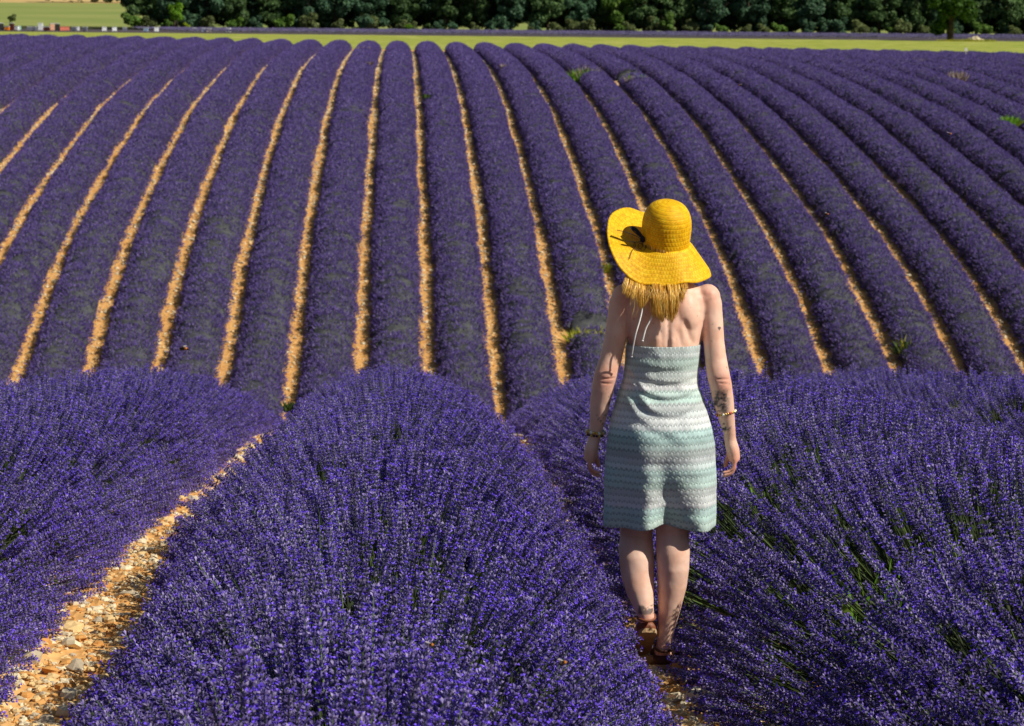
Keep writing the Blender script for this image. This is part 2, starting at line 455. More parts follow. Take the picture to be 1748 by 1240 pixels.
def dome_mesh(name, xc, y0, y1, halfw, height, step, mat, seed, seg=10, bump=0.08, plant=0.7, breaks=(), origin=(0, 0, 0), prof=1.0):
    ys = np.arange(y0, y1 + step * 0.5, step)
    th = np.linspace(-math.pi / 2, math.pi / 2, seg + 1)
    T, Y = np.meshgrid(th, ys)
    n = 1 + bump * 2 * vnoise(Y / plant + 50 * seed, T * 0.6 + seed * 3.7, seed) + bump * 1.4 * vnoise(Y * 3.1, T * 2.5 + seed, seed + 5)
    hcut = 1.0
    for (b0, b1) in breaks: hcut = hcut * np.clip(np.maximum(np.maximum(b0 - Y, Y - b1), 0.0) / 0.6, 0.12, 1) ** 0.5
    ends = np.clip(np.minimum(Y - y0, y1 - Y) / 0.6 + 0.02, 0, 1) ** 0.5
    n = n * ends
    wob = 0.10 * vnoise(Y / 5.0, Y * 0 + seed * 7.3, seed + 11)
    X = xc + wob + halfw * n * np.sin(T)
    Z = ground_z(X, Y) + height * n * hcut * np.cos(T).clip(0, 1) ** prof - 0.05
    idx = np.arange(T.size).reshape(T.shape)
    f = np.stack([idx[:-1, :-1], idx[:-1, 1:], idx[1:, 1:], idx[1:, :-1]], -1).reshape(-1, 4)
    v = np.stack([X, Y, Z], -1).reshape(-1, 3) - np.asarray(origin)
    return mesh(name, v, f, [mat], True)

NEAR_GROUPS = {}
def near_row(n, label, y0, y1, dens_near, singles):
    xc = NEAR_X0 + SP * n + (-0.02 if n == 0 else 0)
    r = np.random.default_rng(4000 + n)
    o = np.array([xc, y0 + 2, float(ground_z(xc, y0 + 2))])
    root = thing('lavender_row', label, 'lavender row', o, 'lavender rows in front of the woman and around her')
    obj('foliage', dome_mesh('foliage', xc, y0, y1, 0.50, 0.36, 0.12, M_CORE, 40 + n, 12, 0.10, origin=o), root)
    A, H, OFF = {1: 1.12, -1: 0.97}.get(n, 0.98), (0.77 if n == 1 else 0.66), 0.14
    WID = lambda y: np.interp(y, [8, 10.5, 14, 20], [0.85, 0.88, 0.98, 0.98]) / 0.98 if n == 0 else (np.interp(y, [9, 12, 16], [0.99, 1.05, 1.08]) if n == 1 else (np.interp(y, [13, 18, 23], [1.0, 1.04, 1.14]) if n == -1 else 1.0 + 0 * y))
    # sample the plan of the row, thinner with distance
    yy = np.arange(y0, y1, 0.5)
    den = np.interp(yy, [5, 9, 14, 20, 32, 45], [dens_near, dens_near, dens_near * .95, dens_near * .9, dens_near * .8, dens_near * .4])
    cnt = r.poisson(den * 0.5 * 2.15)
    Y = np.repeat(yy, cnt) + r.uniform(0, 0.5, cnt.sum())
    N = len(Y)
    T = np.clip(r.uniform(-1.0, 1.0, N), -1, 1) * 1.62
    wob = 0.10 * vnoise(Y / 5.0, Y * 0 + (40 + n) * 7.3, 40 + n + 11)
    if n == 0: wob = wob + np.interp(Y, [10, 13, 20, 28], [0, 0.04, 0.055, 0.03])
    hn = 1 + 0.16 * vnoise(Y / 0.75 + 31 * n, T * 0.9 + n, 70 + n) * 2 * 0.6 + 0.10 * vnoise(Y * 2.4, T * 3 + n, 77 + n)
    ends = np.clip((Y - y0) / 0.7, 0.35, 1) ** 0.5
    hn = hn * ends * np.interp(Y, [6, 13, 20, 27], [1.0, 0.97, 0.90, 0.80] if n != 1 else [1.0, 0.97, 0.83, 0.66])
    # gaps between plants: thin the flowers where a slow noise is low
    keep = r.random(N) < np.clip(0.35 + 3.4 * (vnoise(Y / 0.26 + 9 * n, T * 3.6, 90 + n) + 0.24), (0.24 if n > 0 else 0.10), 1)
    Y, T, wob, hn = Y[keep], T[keep], wob[keep], hn[keep]; N = len(Y)
    # stems stand in sheaves with dark clefts between them
    CELL = 0.095; sa = T * A
    best = np.full(N, 9.0); cY = Y.copy(); cS = sa.copy(); i0 = np.floor(Y / CELL); j0 = np.floor(sa / CELL)
    for di in (-1, 0, 1):
        for dj in (-1, 0, 1):
            a_ = (i0 + di + 0.15 + 0.7 * hash2(i0 + di, j0 + dj, 500 + n)) * CELL; b_ = (j0 + dj + 0.15 + 0.7 * hash2(i0 + di, j0 + dj, 600 + n)) * CELL
            dd = np.hypot(Y - a_, sa - b_); m_ = dd < best; best = np.where(m_, dd, best); cY = np.where(m_, a_, cY); cS = np.where(m_, b_, cS)
    pull = np.interp(Y, [6, 20, 30], [0.58, 0.54, 0.40])
    Y = Y + (cY - Y) * pull; T = ((sa + (cS - sa) * pull) / A).clip(-1.64, 1.64)
    X = xc + wob + A * WID(Y) * (0.5 + 0.5 * hn) * np.sin(T)
    tx = A * np.sin(T); tz = H * np.cos(T) + OFF
    d = np.stack([tx * 0.80, np.zeros(N), tz * 0.95], 1)
    d /= np.linalg.norm(d, axis=1, keepdims=True)
    # neighbouring stems share a lean, so the heads read as sheaves
    lx = 0.17 * vnoise(X * 4.2, Y * 4.2, 120) * 2; ly = 0.17 * vnoise(X * 4.2 + 40, Y * 4.2, 121) * 2
    d = d + np.stack([lx + r.normal(0, 0.055, N), ly + r.normal(0, 0.06, N), r.normal(0, 0.05, N)], 1)
    d /= np.linalg.norm(d, axis=1, keepdims=True)
    size = r.normal(1.36, 0.17, N).clip(0.95, 1.8)
    tipz = ground_z(X, Y) + H * hn * np.cos(T).clip(0.02, 1) ** 1.4 + 0.045 + r.normal(0, 0.022, N)
    tip = np.stack([X, Y, tipz], 1)
    base = tip - d * (0.36 * size)[:, None]
    q = dir_quats(d, r)
    var = r.integers(0, len(SPIKES), N)
    bare = r.random(N) < 0.012
    var[bare] = len(SPIKES) + r.integers(0, len(BARE), bare.sum())
    return dict(root=root, o=o, base=base - o, q=q, size=size, var=var, n=n, r=r, tip=tip, singles=singles, xc=xc, y0=y0, y1=y1, T=T)

rows = [near_row(0, 'tall lavender row filling the bottom middle, left of the woman', 4.6, 41, 400, 300),
        near_row(-1, 'lavender row beyond the stony path at the lower left', 4.6, 41, 400, 300),
        near_row(-2, 'lavender row at the left edge, behind the nearest left row', 12, 41, 480, 0),
        near_row(1, 'lavender row brushing the woman on her right', 4.6, 41, 400, 300),
        near_row(2, 'paler lavender row behind the row on the right of the woman', 10, 41, 480, 0),
        near_row(3, 'lavender row farthest to the right on the near crest', 14, 41, 480, 0)]

def seen_order(tip):
    """how large a spike shows, nearest in view first"""
    v = tip - np.array([0, 0, EYE]); dep = v @ AX
    px = 874 + F_PX * (v @ RT) / dep; py = 620 - F_PX * (v @ UP) / dep
    inside = (px > 10) & (px < 1738) & (py > 10) & (py < 1225)
    return np.where(inside, dep, 1e6)

# the spikes that show largest are single parts; the other thousands of each row are one part
first_objs = {}
single_rows = []
for R in rows:
    if not R['singles']: continue
    score = seen_order(R['tip']) + np.where(R['var'] >= len(SPIKES), 1e6, 0) + np.maximum(0, np.abs(R['T']) - 1.2) * 50
    pick = np.argsort(score)[:R['singles']]
    for i in pick:
        v = int(R['var'][i])
        o = bpy.data.objects.new('flower_spike', SPIKES[v]); COL.objects.link(o)
        o.parent = R['root']; o.location = R['base'][i]; o.rotation_mode = 'QUATERNION'
        o.rotation_quaternion = R['q'][i]; s = float(R['size'][i]); o.scale = (s, s, s)
        first_objs.setdefault(v, o)
    R['left'] = np.setdiff1d(np.arange(len(R['var'])), pick)
# bare stems: a few single ones in the centre row, used as sources too
bare_src = []
R0 = rows[0]
bi = np.where(R0['var'] >= len(SPIKES))[0]
for k, m in enumerate(BARE):
    i = bi[np.where(R0['var'][bi] == len(SPIKES) + k)[0][0]]
    o = bpy.data.objects.new('bare_stem', m); COL.objects.link(o)
    o.parent = R0['root']; o.location = R0['base'][i]; o.rotation_mode = 'QUATERNION'; o.rotation_quaternion = R0['q'][i]
    bare_src.append(o); R0['left'] = R0['left'][R0['left'] != i]
sprig_src = []
for k, m in enumerate(SPRIGS):
    o = bpy.data.objects.new('leaf_sprig', m); COL.objects.link(o)
    o.parent = R0['root']; o.location = (0.2 * k - 0.3, 4 + k, 0.28)
    sprig_src.append(o)
G_SPIKE = instancer_group('flower_spikes', [first_objs[k] for k in range(len(SPIKES))] + bare_src)
G_SPRIG = instancer_group('leaf_sprigs', sprig_src)
for R in rows:
    L = R.get('left', np.arange(len(R['var'])))
    scatter('flower_spikes', G_SPIKE, R['base'][L], R['q'][L], R['size'][L], R['var'][L], R['root'])
    r = R['r']; N = int((min(R['y1'], 32) - R['y0']) * 2 * 90)
    Y = R['y0'] + (min(R['y1'], 32) - R['y0']) * r.random(N) ** 1.3; T = r.uniform(-1.55, 1.55, N)
    X = R['xc'] + 0.56 * np.sin(T)
    P = np.stack([X, Y, ground_z(X, Y) + 0.40 * np.cos(T)], 1) - R['o']
    d = np.stack([np.sin(T), r.normal(0, 0.3, N), np.cos(T) + 0.5], 1)
    scatter('leaf_sprigs', G_SPRIG, P, dir_quats(d, r), r.uniform(0.8, 1.6, N), r.integers(0, 3, N), R['root'])

# ---- the rows on the far hillside
def make_tuft(seed):
    r = np.random.default_rng(seed); mb = MB()
    for k in range(18):
        a = r.uniform(0, 6.28); t = abs(r.normal(0, 0.5)); L = r.uniform(0.11, 0.19)
        d = np.array([math.cos(a) * math.sin(t), math.sin(a) * math.sin(t), math.cos(t)]); u = np.array([-math.sin(a), math.cos(a), 0]); w = np.cross(d, u)
        b = np.array([r.normal(0, 0.10), r.normal(0, 0.10), r.uniform(-.03, .03)])
        m = b + d * L * 0.35; hw = r.uniform(0.010, 0.017)
        tip = b + d * L
        if k % 3 == 0:
            mb.add([b, m + u * 0.012, tip * 0.85, m - u * 0.012], [(0, 1, 2, 3)], 1)
        else:
            v = [m] + [b + d * L * 0.62 + u * hw * math.cos(x) + w * hw * math.sin(x) for x in (0, 2.09, 4.19)] + [tip]
            mb.add(v, [(0, 2, 1), (0, 3, 2), (0, 1, 3), (1, 2, 4), (2, 3, 4), (3, 1, 4)], 0)
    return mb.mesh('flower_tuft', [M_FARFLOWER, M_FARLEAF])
TUFTS = [make_tuft(600 + i) for i in range(5)]

ORD = ['', 'first', 'second', 'third', 'fourth', 'fifth', 'sixth', 'seventh', 'eighth', 'ninth', 'tenth', 'eleventh', 'twelfth', 'thirteenth',
       'fourteenth', 'fifteenth', 'sixteenth', 'seventeenth', 'eighteenth', 'nineteenth', 'twentieth', 'twenty-first', 'twenty-second', 'twenty-third',
       'twenty-fourth', 'twenty-fifth', 'twenty-sixth', 'twenty-seventh']
def hill_label(n):
    if n == 0: return 'upright lavender row in the middle of the hillside, straight from crest to foot'
    side = 'left' if n < 0 else 'right'
    bend = 'curving' if abs(n) < 7 else 'sweeping'
    if n == 6: return 'hillside lavender row broken by a bright green weed below the crest'
    if n == 3: return 'hillside lavender row broken at its foot by a yellow green weed'
    return '%s hillside lavender row, %s to the %s of the upright middle one' % (bend, ORD[abs(n)], side)
END_Y = 236.0
green_gap = on_ground(993, 128, 60, 260, .5); low_gap = on_ground(1000, 588, 60)
tuft_src = []
G_TUFT = None
pend = []
for n in range(-16, 25):
    xc = HILL_X0 + SP * n
    y0 = max(82.0, (abs(xc) - 11.0) / (0.1325 if xc < 0 else 0.203))
    if y0 > END_Y - 12: continue
    r = np.random.default_rng(8000 + n)
    o = np.array([xc, (y0 + END_Y) / 2, float(ground_z(xc, (y0 + END_Y) / 2))])
    root = thing('lavender_row', hill_label(n), 'lavender row', o, 'lavender rows climbing the far hillside')
    br = []
    if n == 6: br = [(green_gap[1] - 1.2, green_gap[1] + 2.6)]
    if n == 3: br = [(low_gap[1] - 0.1, low_gap[1] + 0.9)]
    y1 = END_Y + r.uniform(-0.7, 0.7)
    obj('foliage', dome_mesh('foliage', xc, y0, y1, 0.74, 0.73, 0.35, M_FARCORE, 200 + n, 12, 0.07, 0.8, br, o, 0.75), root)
    per_m = 58
    N = int((y1 - y0) * per_m)
    Y = r.uniform(y0 + 0.3, y1 - 0.2, N); T = r.uniform(-1.5, 1.5, N)
    seed = 200 + n
    sc = 1 + 0.07 * 2 * vnoise(Y / 0.8 + 50 * seed, T * 0.6 + seed * 3.7, seed) + 0.07 * 1.4 * vnoise(Y * 3.1, T * 2.5 + seed, seed + 5)
    sc *= np.clip(np.minimum(Y - y0, y1 - Y) / 0.6 + 0.02, 0, 1) ** 0.5
    wob = 0.10 * vnoise(Y / 5.0, Y * 0 + seed * 7.3, seed + 11)
    ok = np.ones(N, bool)
    for (b0, b1) in br: ok &= (Y < b0 - 0.25) | (Y > b1 + 0.25)
    # worn, thin patches
    ok &= r.random(N) < np.clip(0.75 + 1.6 * (vnoise(X := (xc + 0 * Y) / 3.0, Y / 2.3, 333) + 0.30), 0.35, 1)
    Y, T, sc, wob = Y[ok], T[ok], sc[ok], wob[ok]; N = len(Y)
    X = xc + wob + 0.74 * sc * np.sin(T)
    P = np.stack([X, Y, ground_z(X, Y) + 0.73 * sc * np.cos(T).clip(0, 1) ** 0.75 - 0.10], 1) - o
    d = np.stack([0.95 * np.sin(T) + r.normal(0, .12, N), r.normal(0, 0.14, N), np.cos(T) + 0.18], 1)
    pend.append((root, P, dir_quats(d, r), r.uniform(0.8, 1.2, N), r.integers(0, len(TUFTS), N)))
    if n == 0:
        for k, m in enumerate(TUFTS):
            i = k * 11
            t = bpy.data.objects.new('flower_tuft', m); COL.objects.link(t); t.parent = root; t.location = P[i]
            tuft_src.append(t)
G_TUFT = instancer_group('flower_tufts', tuft_src)
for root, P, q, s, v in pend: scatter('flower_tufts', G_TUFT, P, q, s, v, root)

# ---- stones
def make_stone(seed, mat):
    r = np.random.default_rng(seed); mb = MB()
    mb.ball((0, 0, 0), (1, r.uniform(.65, .95), r.uniform(.42, .7)), 7, 5)
    v = np.array(mb.v); v *= 1 + r.normal(0, 0.17, (len(v), 1)); v[:, 2] = np.maximum(v[:, 2], -0.3)
    return mesh('stone', v, mb.f, [mat], False)
STONES = [make_stone(50 + i, M_STONE[(0, 1, 0, 3, 2, 1, 3, 0)[i]]) for i in range(8)]
r = np.random.default_rng(99)
def soil_z(x, y): return ground_z(x, y) + near_relief(np.asarray(x, float), np.asarray(y, float))
cand = []
for gx in (-1.21, 0.99):
    n = 1500
    Y = 7.6 + 26 * r.random(n) ** 1.7; X = gx + r.normal(0, 0.24, n).clip(-.45, .45)
    S = (0.012 + 0.030 * r.random(n) ** 2.5) * np.where(r.random(n) < 0.06, 1.7, 1)
    cand.append(np.stack([X, Y, S], 1))
cand = np.concatenate(cand)
big = np.argsort(-(cand[:, 2] / cand[:, 1]) * np.where(cand[:, 0] < 0, 1.3, 1))
stone_src = []
for j, i in enumerate(big[:300]):
    x, y, s = cand[i]
    v = int(r.integers(0, 8)) if j > 8 else j % 8
    o = bpy.data.objects.new('stone', STONES[v]); COL.objects.link(o); o.parent = soil
    o.location = (x, y, float(soil_z(x, y)) + s * 0.12); o.scale = (s, s, s); o.rotation_euler = (r.normal(0, .2), r.normal(0, .2), r.uniform(0, 6.28))
    if j < 8: stone_src.append(o)
G_STONE = instancer_group('gravel', stone_src)
rest = cand[big[300:]]
px = [rest]
for gx in (-1.21, 0.99, -3.41, 3.19):
    n = 26000 if abs(gx) < 2 else 5000
    px.append(np.stack([gx + r.normal(0, 0.3, n).clip(-.6, .6), 7 + 30 * r.random(n) ** 1.5, 0.004 + 0.016 * r.random(n) ** 2.2], 1))
px = np.concatenate(px)
def yaw_quats(n): 
    a = r.uniform(0, 6.28, n); return np.stack([np.cos(a / 2), 0 * a, 0 * a, np.sin(a / 2)], 1)
scatter('gravel', G_STONE, np.stack([px[:, 0], px[:, 1], soil_z(px[:, 0], px[:, 1]) + px[:, 2] * 0.1], 1), yaw_quats(len(px)), px[:, 2], r.integers(0, 8, len(px)))
hp = []
for n in range(-16, 25):
    xc = HILL_X0 + SP * (n + 0.5)
    y0 = max(84.0, (abs(xc) - 5.0) / (0.1325 if xc < 0 else 0.203))
    if y0 > 225: continue
    k = int((234 - y0) * 16)
    hp.append(np.stack([xc + r.normal(0, 0.22, k), r.uniform(y0, 234, k), 0.028 + 0.06 * r.random(k) ** 2], 1))
hp = np.concatenate(hp)
scatter('gravel', G_STONE, np.stack([hp[:, 0], hp[:, 1], ground_z(hp[:, 0], hp[:, 1]) + hp[:, 2] * 0.15], 1), yaw_quats(len(hp)), hp[:, 2], np.array([0, 2, 3, 6, 7, 0, 3, 1])[r.integers(0, 8, len(hp))])

# ------------------------------------------------------------------ the woman
WY = on_ground(1132, 1149)[1]               # how far out her standing foot is
WB = at_depth(1132, 1149, WY)
woman = thing('person', 'woman in a yellow sun hat and pale green knit dress walking away between lavender rows', 'woman', WB)
def W(px, py, dy=0.0):
    """a point of her, from where it shows, dy metres further away than her standing foot"""
    return at_depth(px, py, WY + dy) - WB
MPP = (at_depth(1133, 1149, WY) - at_depth(1132, 1149, WY))[0]     # metres per pixel at her

class Body(MB):
    def rings(s, secs, n=36, m=0, close=True):
        """secs: (centre, half width vector, half depth vector)"""
        v = []; f = []
        for c, a, b in secs:
            for k in range(n):
                t = 2 * math.pi * k / n
                v.append(tuple(np.asarray(c) + np.asarray(a) * math.cos(t) + np.asarray(b) * math.sin(t)))
        for i in range(len(secs) - 1):
            for k in range(n):
                a0 = i * n + k; b0 = i * n + (k + 1) % n
                f.append((a0, b0, b0 + n, a0 + n))
        if close:
            f.append(tuple(range(n - 1, -1, -1))); f.append(tuple((len(secs) - 1) * n + k for k in range(n)))
        s.add(v, f, m)
    def limb(s, pts, n=36):
        """pts: (px, py, dy, half width in px, half depth in m)"""
        C = [W(p[0], p[1], p[2]) for p in pts]
        secs = []
        for i, p in enumerate(pts):
            t = C[min(i + 1, len(C) - 1)] - C[max(i - 1, 0)]; t /= np.linalg.norm(t)
            a = np.array([1.0, 0, 0]); a = a - t * np.dot(a, t); a /= np.linalg.norm(a)
            b = np.cross(t, a)
            secs.append((C[i], a * p[3] * MPP, b * p[4]))
        s.rings(secs, n)

def catmull(pts, k=4):
    P = [np.asarray(p, float) for p in pts]; out = []
    for i in range(len(P) - 1):
        p0 = P[max(i - 1, 0)]; p1 = P[i]; p2 = P[i + 1]; p3 = P[min(i + 2, len(P) - 1)]
        for j in range(k):
            t = j / k
            out.append(0.5 * ((2 * p1) + (-p0 + p2) * t + (2 * p0 - 5 * p1 + 4 * p2 - p3) * t * t + (-p0 + 3 * p1 - 3 * p2 + p3) * t ** 3))
    out.append(P[-1]); return out

bd = Body()
# torso: left edge, right edge, row, half depth, how far forward
def tor(L, R, y, dep, dy): 
    return (W((L + R) / 2, y, dy), np.array([(R - L) / 2 * MPP, 0, 0]), np.array([0, dep, 0]))
bd.rings([tor(1108, 1158, 452, .052, .03), tor(1107, 1160, 470, .054, .025), tor(1098, 1176, 482, .062, .015), tor(1076, 1200, 492, .072, .01),
          tor(1060, 1213, 505, .084, .01), tor(1060, 1212, 525, .096, .01), tor(1066, 1204, 550, .105, .01), tor(1073, 1196, 580, .108, .01), tor(1080, 1190, 610, .102, .01),
          tor(1084, 1184, 645, .094, .01), tor(1074, 1192, 690, .105, .005), tor(1060, 1200, 735, .122, .0), tor(1056, 1204, 775, .128, .0), tor(1062, 1198, 815, .115, .01)], 28)
# shoulder blades, spine muscles and shoulders
for cx, cy, rx, ry in ((1098, 535, 26, 40), (1168, 535, 28, 42)):
    c = W(cx, cy, -.032); bd.ball(c, (rx * MPP, .060, ry * MPP), 24, 16)
for cx in (1122, 1146):
    bd.limb([(cx, 540, -.06, 9, .03), (cx, 580, -.078, 10, .024), (cx, 640, -.07, 10, .024), (cx, 680, -.06, 8, .02)], 10)
for cx in (1066, 1208): bd.ball(W(cx, 507, .0), (22 * MPP, .05, 22 * MPP), 14, 10)
for cx in (1094, 1166): bd.ball(W(cx, 775, -.040), (36 * MPP, .085, 40 * MPP), 24, 16)
# head (under the hat) with a face on its far side
hc = W(1131, 425, .05)
bd.ball(hc, (.074, .094, .108), 18, 14)
bd.ball(hc + np.array([0, .045, -.065]), (.052, .052, .05), 14, 10)
bd.limb([(1133, 425, .145, 4, .012), (1133, 436, .158, 7, .014), (1133, 440, .145, 8, .012)], 8)   # nose
for s in (-1, 1): bd.ball(hc + np.array([s * .074, .0, -.015]), (.012, .022, .032), 8, 6)             # ears
bd.ball(hc + np.array([0, .098, -.055]), (.024, .01, .009), 10, 6)                                # lips
# legs
bd.limb([(1096, 775, .01, 37, .084), (1092, 820, .025, 36, .082), (1087, 865, .045, 32, .074), (1086, 895, .055, 28.5, .064), (1086, 915, .05, 27.5, .062), (1085.5, 935, .04, 29.5, .065),
         (1087, 958, .02, 30, .064), (1089, 985, .005, 28, .057), (1094, 1013, -.02, 23, .046), (1099, 1035, -.04, 17, .038), (1102, 1050, -.05, 14.5, .036), (1104, 1060, -.05, 14, .036)])
bd.limb([(1160, 775, .0, 40, .090), (1155, 820, .0, 37, .086), (1150, 865, .0, 32, .075), (1148, 895, .0, 29.5, .066), (1148, 918, -.002, 28.5, .062), (1149, 945, -.012, 28.5, .064),
         (1149, 970, -.014, 27.5, .063), (1147, 1000, -.008, 25, .056), (1143, 1035, .0, 20, .046), (1138, 1068, .006, 15, .037), (1134, 1095, .01, 12.5, .034), (1132, 1115, .005, 13, .036)])
def foot(heel, fwd, down, side):
    """heel point, then ball and toes along a direction"""
    f = np.array([side * .12, fwd, -down]); f /= np.linalg.norm(f); u = np.cross(np.array([1.0, 0, 0]), f); u /= np.linalg.norm(u); x = np.cross(f, u)
    S = []
    for t, w, h, o in ((-.028, .012, .012, .022), (-.02, .026, .026, .025), (0, .031, .034, .032), (.05, .030, .040, .042), (.10, .033, .030, .03), (.15, .040, .020, .018), (.185, .043, .014, .012)):
        S.append((np.asarray(heel) + f * t + u * o, x * w, u * h))
    bd.rings(S, 14)
    for k, (ox, ln, rr) in enumerate(((-.028, .052, .011), (-.011, .050, .009), (.004, .044, .0085), (.018, .038, .008), (.031, .030, .0075))):
        ox = ox * (-side if side else 1)
        a = np.asarray(heel) + f * .175 + x * ox + u * .010
        bd.tube([a, a + f * ln * .5 + u * .003, a + f * ln * .9, a + f * ln], [rr, rr, rr * .85, rr * .3], 8)
    return f, u, x
H_R = W(1132, 1142, .03) ; H_L = W(1105, 1080, -.01)
H_R[2] = 0.026
fr = foot(H_R, 1.0, .02, 1); fl = foot(H_L, .86, .50, -1)
# arms
bd.limb([(1068, 498, .0, 16, .042), (1060, 516, .0, 20, .048), (1056, 545, -.004, 19.5, .046), (1050, 580, -.01, 18.5, .043), (1042, 615, -.02, 18.5, .040), (1034, 640, -.03, 19.5, .040), (1029, 662, -.02, 19, .040),
         (1024, 690, .0, 17, .036), (1020, 718, .02, 13.5, .029), (1016, 738, .035, 10.8, .025), (1014, 750, .042, 10.5, .026)])
bd.limb([(1206, 498, .0, 16, .042), (1212, 516, .0, 20, .048), (1215, 545, -.004, 19, .046), (1218, 580, -.01, 18, .043), (1222, 615, -.02, 18.5, .040), (1226, 640, -.03, 19.5, .040), (1231, 662, -.02, 19, .040),
         (1236, 690, .0, 17, .036), (1241, 718, .02, 13.5, .029), (1245, 738, .035, 10.8, .025), (1246, 750, .042, 10.5, .026)])
def hand(s, wx):
    """s = -1 her left hand, +1 her right: palm towards the thigh, thumb on the far side, fingers curling in"""
    X = lambda a, b, dy: W(wx + s * a, b, dy)
    bd.limb([(wx, 748, .042, 10, .026), (wx + s * 2, 758, .044, 11, .033), (wx + s * 5, 770, .047, 11.5, .039), (wx + s * 7, 782, .05, 10.5, .041), (wx + s * 8, 788, .05, 9, .040)], 14)
    for dy, k, r in ((.016, .84, 3.6), (.039, 1.0, 3.9), (.063, 1.05, 4.1), (.086, .98, 4.0)):
        kk = k
        pts = [X(6, 782, dy), X(8, 782 + 10 * kk, dy), X(6, 782 + 20 * kk, dy + .001), X(1, 782 + 26 * kk, dy + .003), X(-8, 782 + 29.5 * kk, dy + .004), X(-13, 782 + 29 * kk, dy + .004)]
        pts = catmull(pts, 3)
        rad = np.interp(np.linspace(0, 1, len(pts)), [0, .4, .9, 1], [r * 1.1, r, r * .82, r * .5]) * MPP
        bd.tube(pts, rad, 10)
    pts = catmull([X(2, 758, .066), X(-1, 770, .088), X(-4, 782, .096), X(-7, 793, .097), X(-9, 799, .096)], 3)
    bd.tube(pts, np.interp(np.linspace(0, 1, len(pts)), [0, .4, .9, 1], [6.5, 5.2, 4.0, 2.4]) * MPP, 10)
hand(-1, 1014); hand(1, 1246)

tmp_me = bd.mesh('person', [])
tmp = bpy.data.objects.new('person_tmp', tmp_me); COL.objects.link(tmp)
md = tmp.modifiers.new('r', 'REMESH'); md.mode = 'VOXEL'; md.voxel_size = 0.0040; md.use_smooth_shade = True
md = tmp.modifiers.new('s', 'SMOOTH'); md.factor = 0.5; md.iterations = 14
dg = bpy.context.evaluated_depsgraph_get()
body_me = bpy.data.meshes.new_from_object(tmp.evaluated_get(dg))
bpy.data.objects.remove(tmp)
nv = len(body_me.vertices)
co = np.empty(nv * 3); body_me.vertices.foreach_get('co', co); co = co.reshape(-1, 3)
# pixel-like coordinates on her, to place the tattoos
PXc = 1132 + co[:, 0] / MPP; PYc = 1149 - co[:, 2] / MPP
def soft(v, a, b, w): return np.clip((v - a) / w, 0, 1) * np.clip((b - v) / w, 0, 1)
tat = np.zeros(nv)
back = co[:, 1]
n1 = fbm(PXc / 7.0, PYc / 7.0, 5, 4)
tat = np.maximum(tat, soft(PXc + 9 * n1, 1211, 1241, 8) * soft(PYc + 10 * n1, 656, 704, 8) * np.clip((n1 + .36) * 3.0, 0, .95) * np.clip(.95 + 1.6 * vnoise(PXc / 2.4, PYc / 3.0, 77), .5, 1))
tat = np.maximum(tat, soft(PXc, 1226, 1246, 5) * soft(PYc, 708, 736, 4) * np.clip((n1 - .05) * 6, 0, 1))
tat = np.maximum(tat, soft(PXc, 1034, 1046, 3) * soft(PYc, 665, 690, 4) * np.clip((n1 + .05) * 6, 0, 1) * .9)
tat = np.maximum(tat, soft(PXc, 1015, 1036, 3) * soft(PYc, 702, 724, 4) * np.clip((fbm(PXc / 4, PYc / 5, 8, 3) - .12) * 7, 0, 1) * .8)
tat = np.maximum(tat, soft(PXc, 1085, 1118, 3) * soft(PYc, 1024, 1042, 3) * np.clip((n1 + .28) * 5, 0, 1) * .8)
tat = np.maximum(tat, (np.hypot(PXc - 1221, PYc - 557) < 3.0) * (back < .03) * .9)
at = body_me.attributes.new('ink', 'FLOAT', 'POINT'); at.data.foreach_set('value', tat.astype(np.float32))
flush = np.zeros(nv)
for cx_, cy_, rr_, am_ in ((1033, 645, 20, .55), (1228, 645, 20, .55), (1008, 795, 26, .7), (1248, 795, 26, .7), (1132, 1135, 20, .6), (1104, 1068, 20, .7), (1066, 505, 24, .3), (1208, 500, 26, .4), (1150, 520, 22, .15), (1086, 912, 16, .25), (1148, 905, 16, .25)):
    flush = np.maximum(flush, am_ * np.exp(-((PXc - cx_) ** 2 + (PYc - cy_) ** 2) / rr_ ** 2))
flush = np.clip(flush + .10 * fbm(PXc / 9, PYc / 9, 41, 3), 0, 1)
at = body_me.attributes.new('flush', 'FLOAT', 'POINT'); at.data.foreach_set('value', flush.astype(np.float32))
freck = np.zeros(nv); fr_ = np.random.default_rng(8)
for k in range(60):
    cx_, cy_ = (fr_.uniform(1075, 1205), fr_.uniform(492, 585)) if k < 34 else ((fr_.uniform(1025, 1065) if k % 2 else fr_.uniform(1205, 1240)), fr_.uniform(520, 720))
    freck = np.maximum(freck, fr_.uniform(.15, .45) * ((PXc - cx_) ** 2 + (PYc - cy_) ** 2 < fr_.uniform(.7, 1.3) ** 2) * (back < 0.06))
tat = np.maximum(tat, freck); body_me.attributes['ink'].data.foreach_set('value', tat.astype(np.float32))
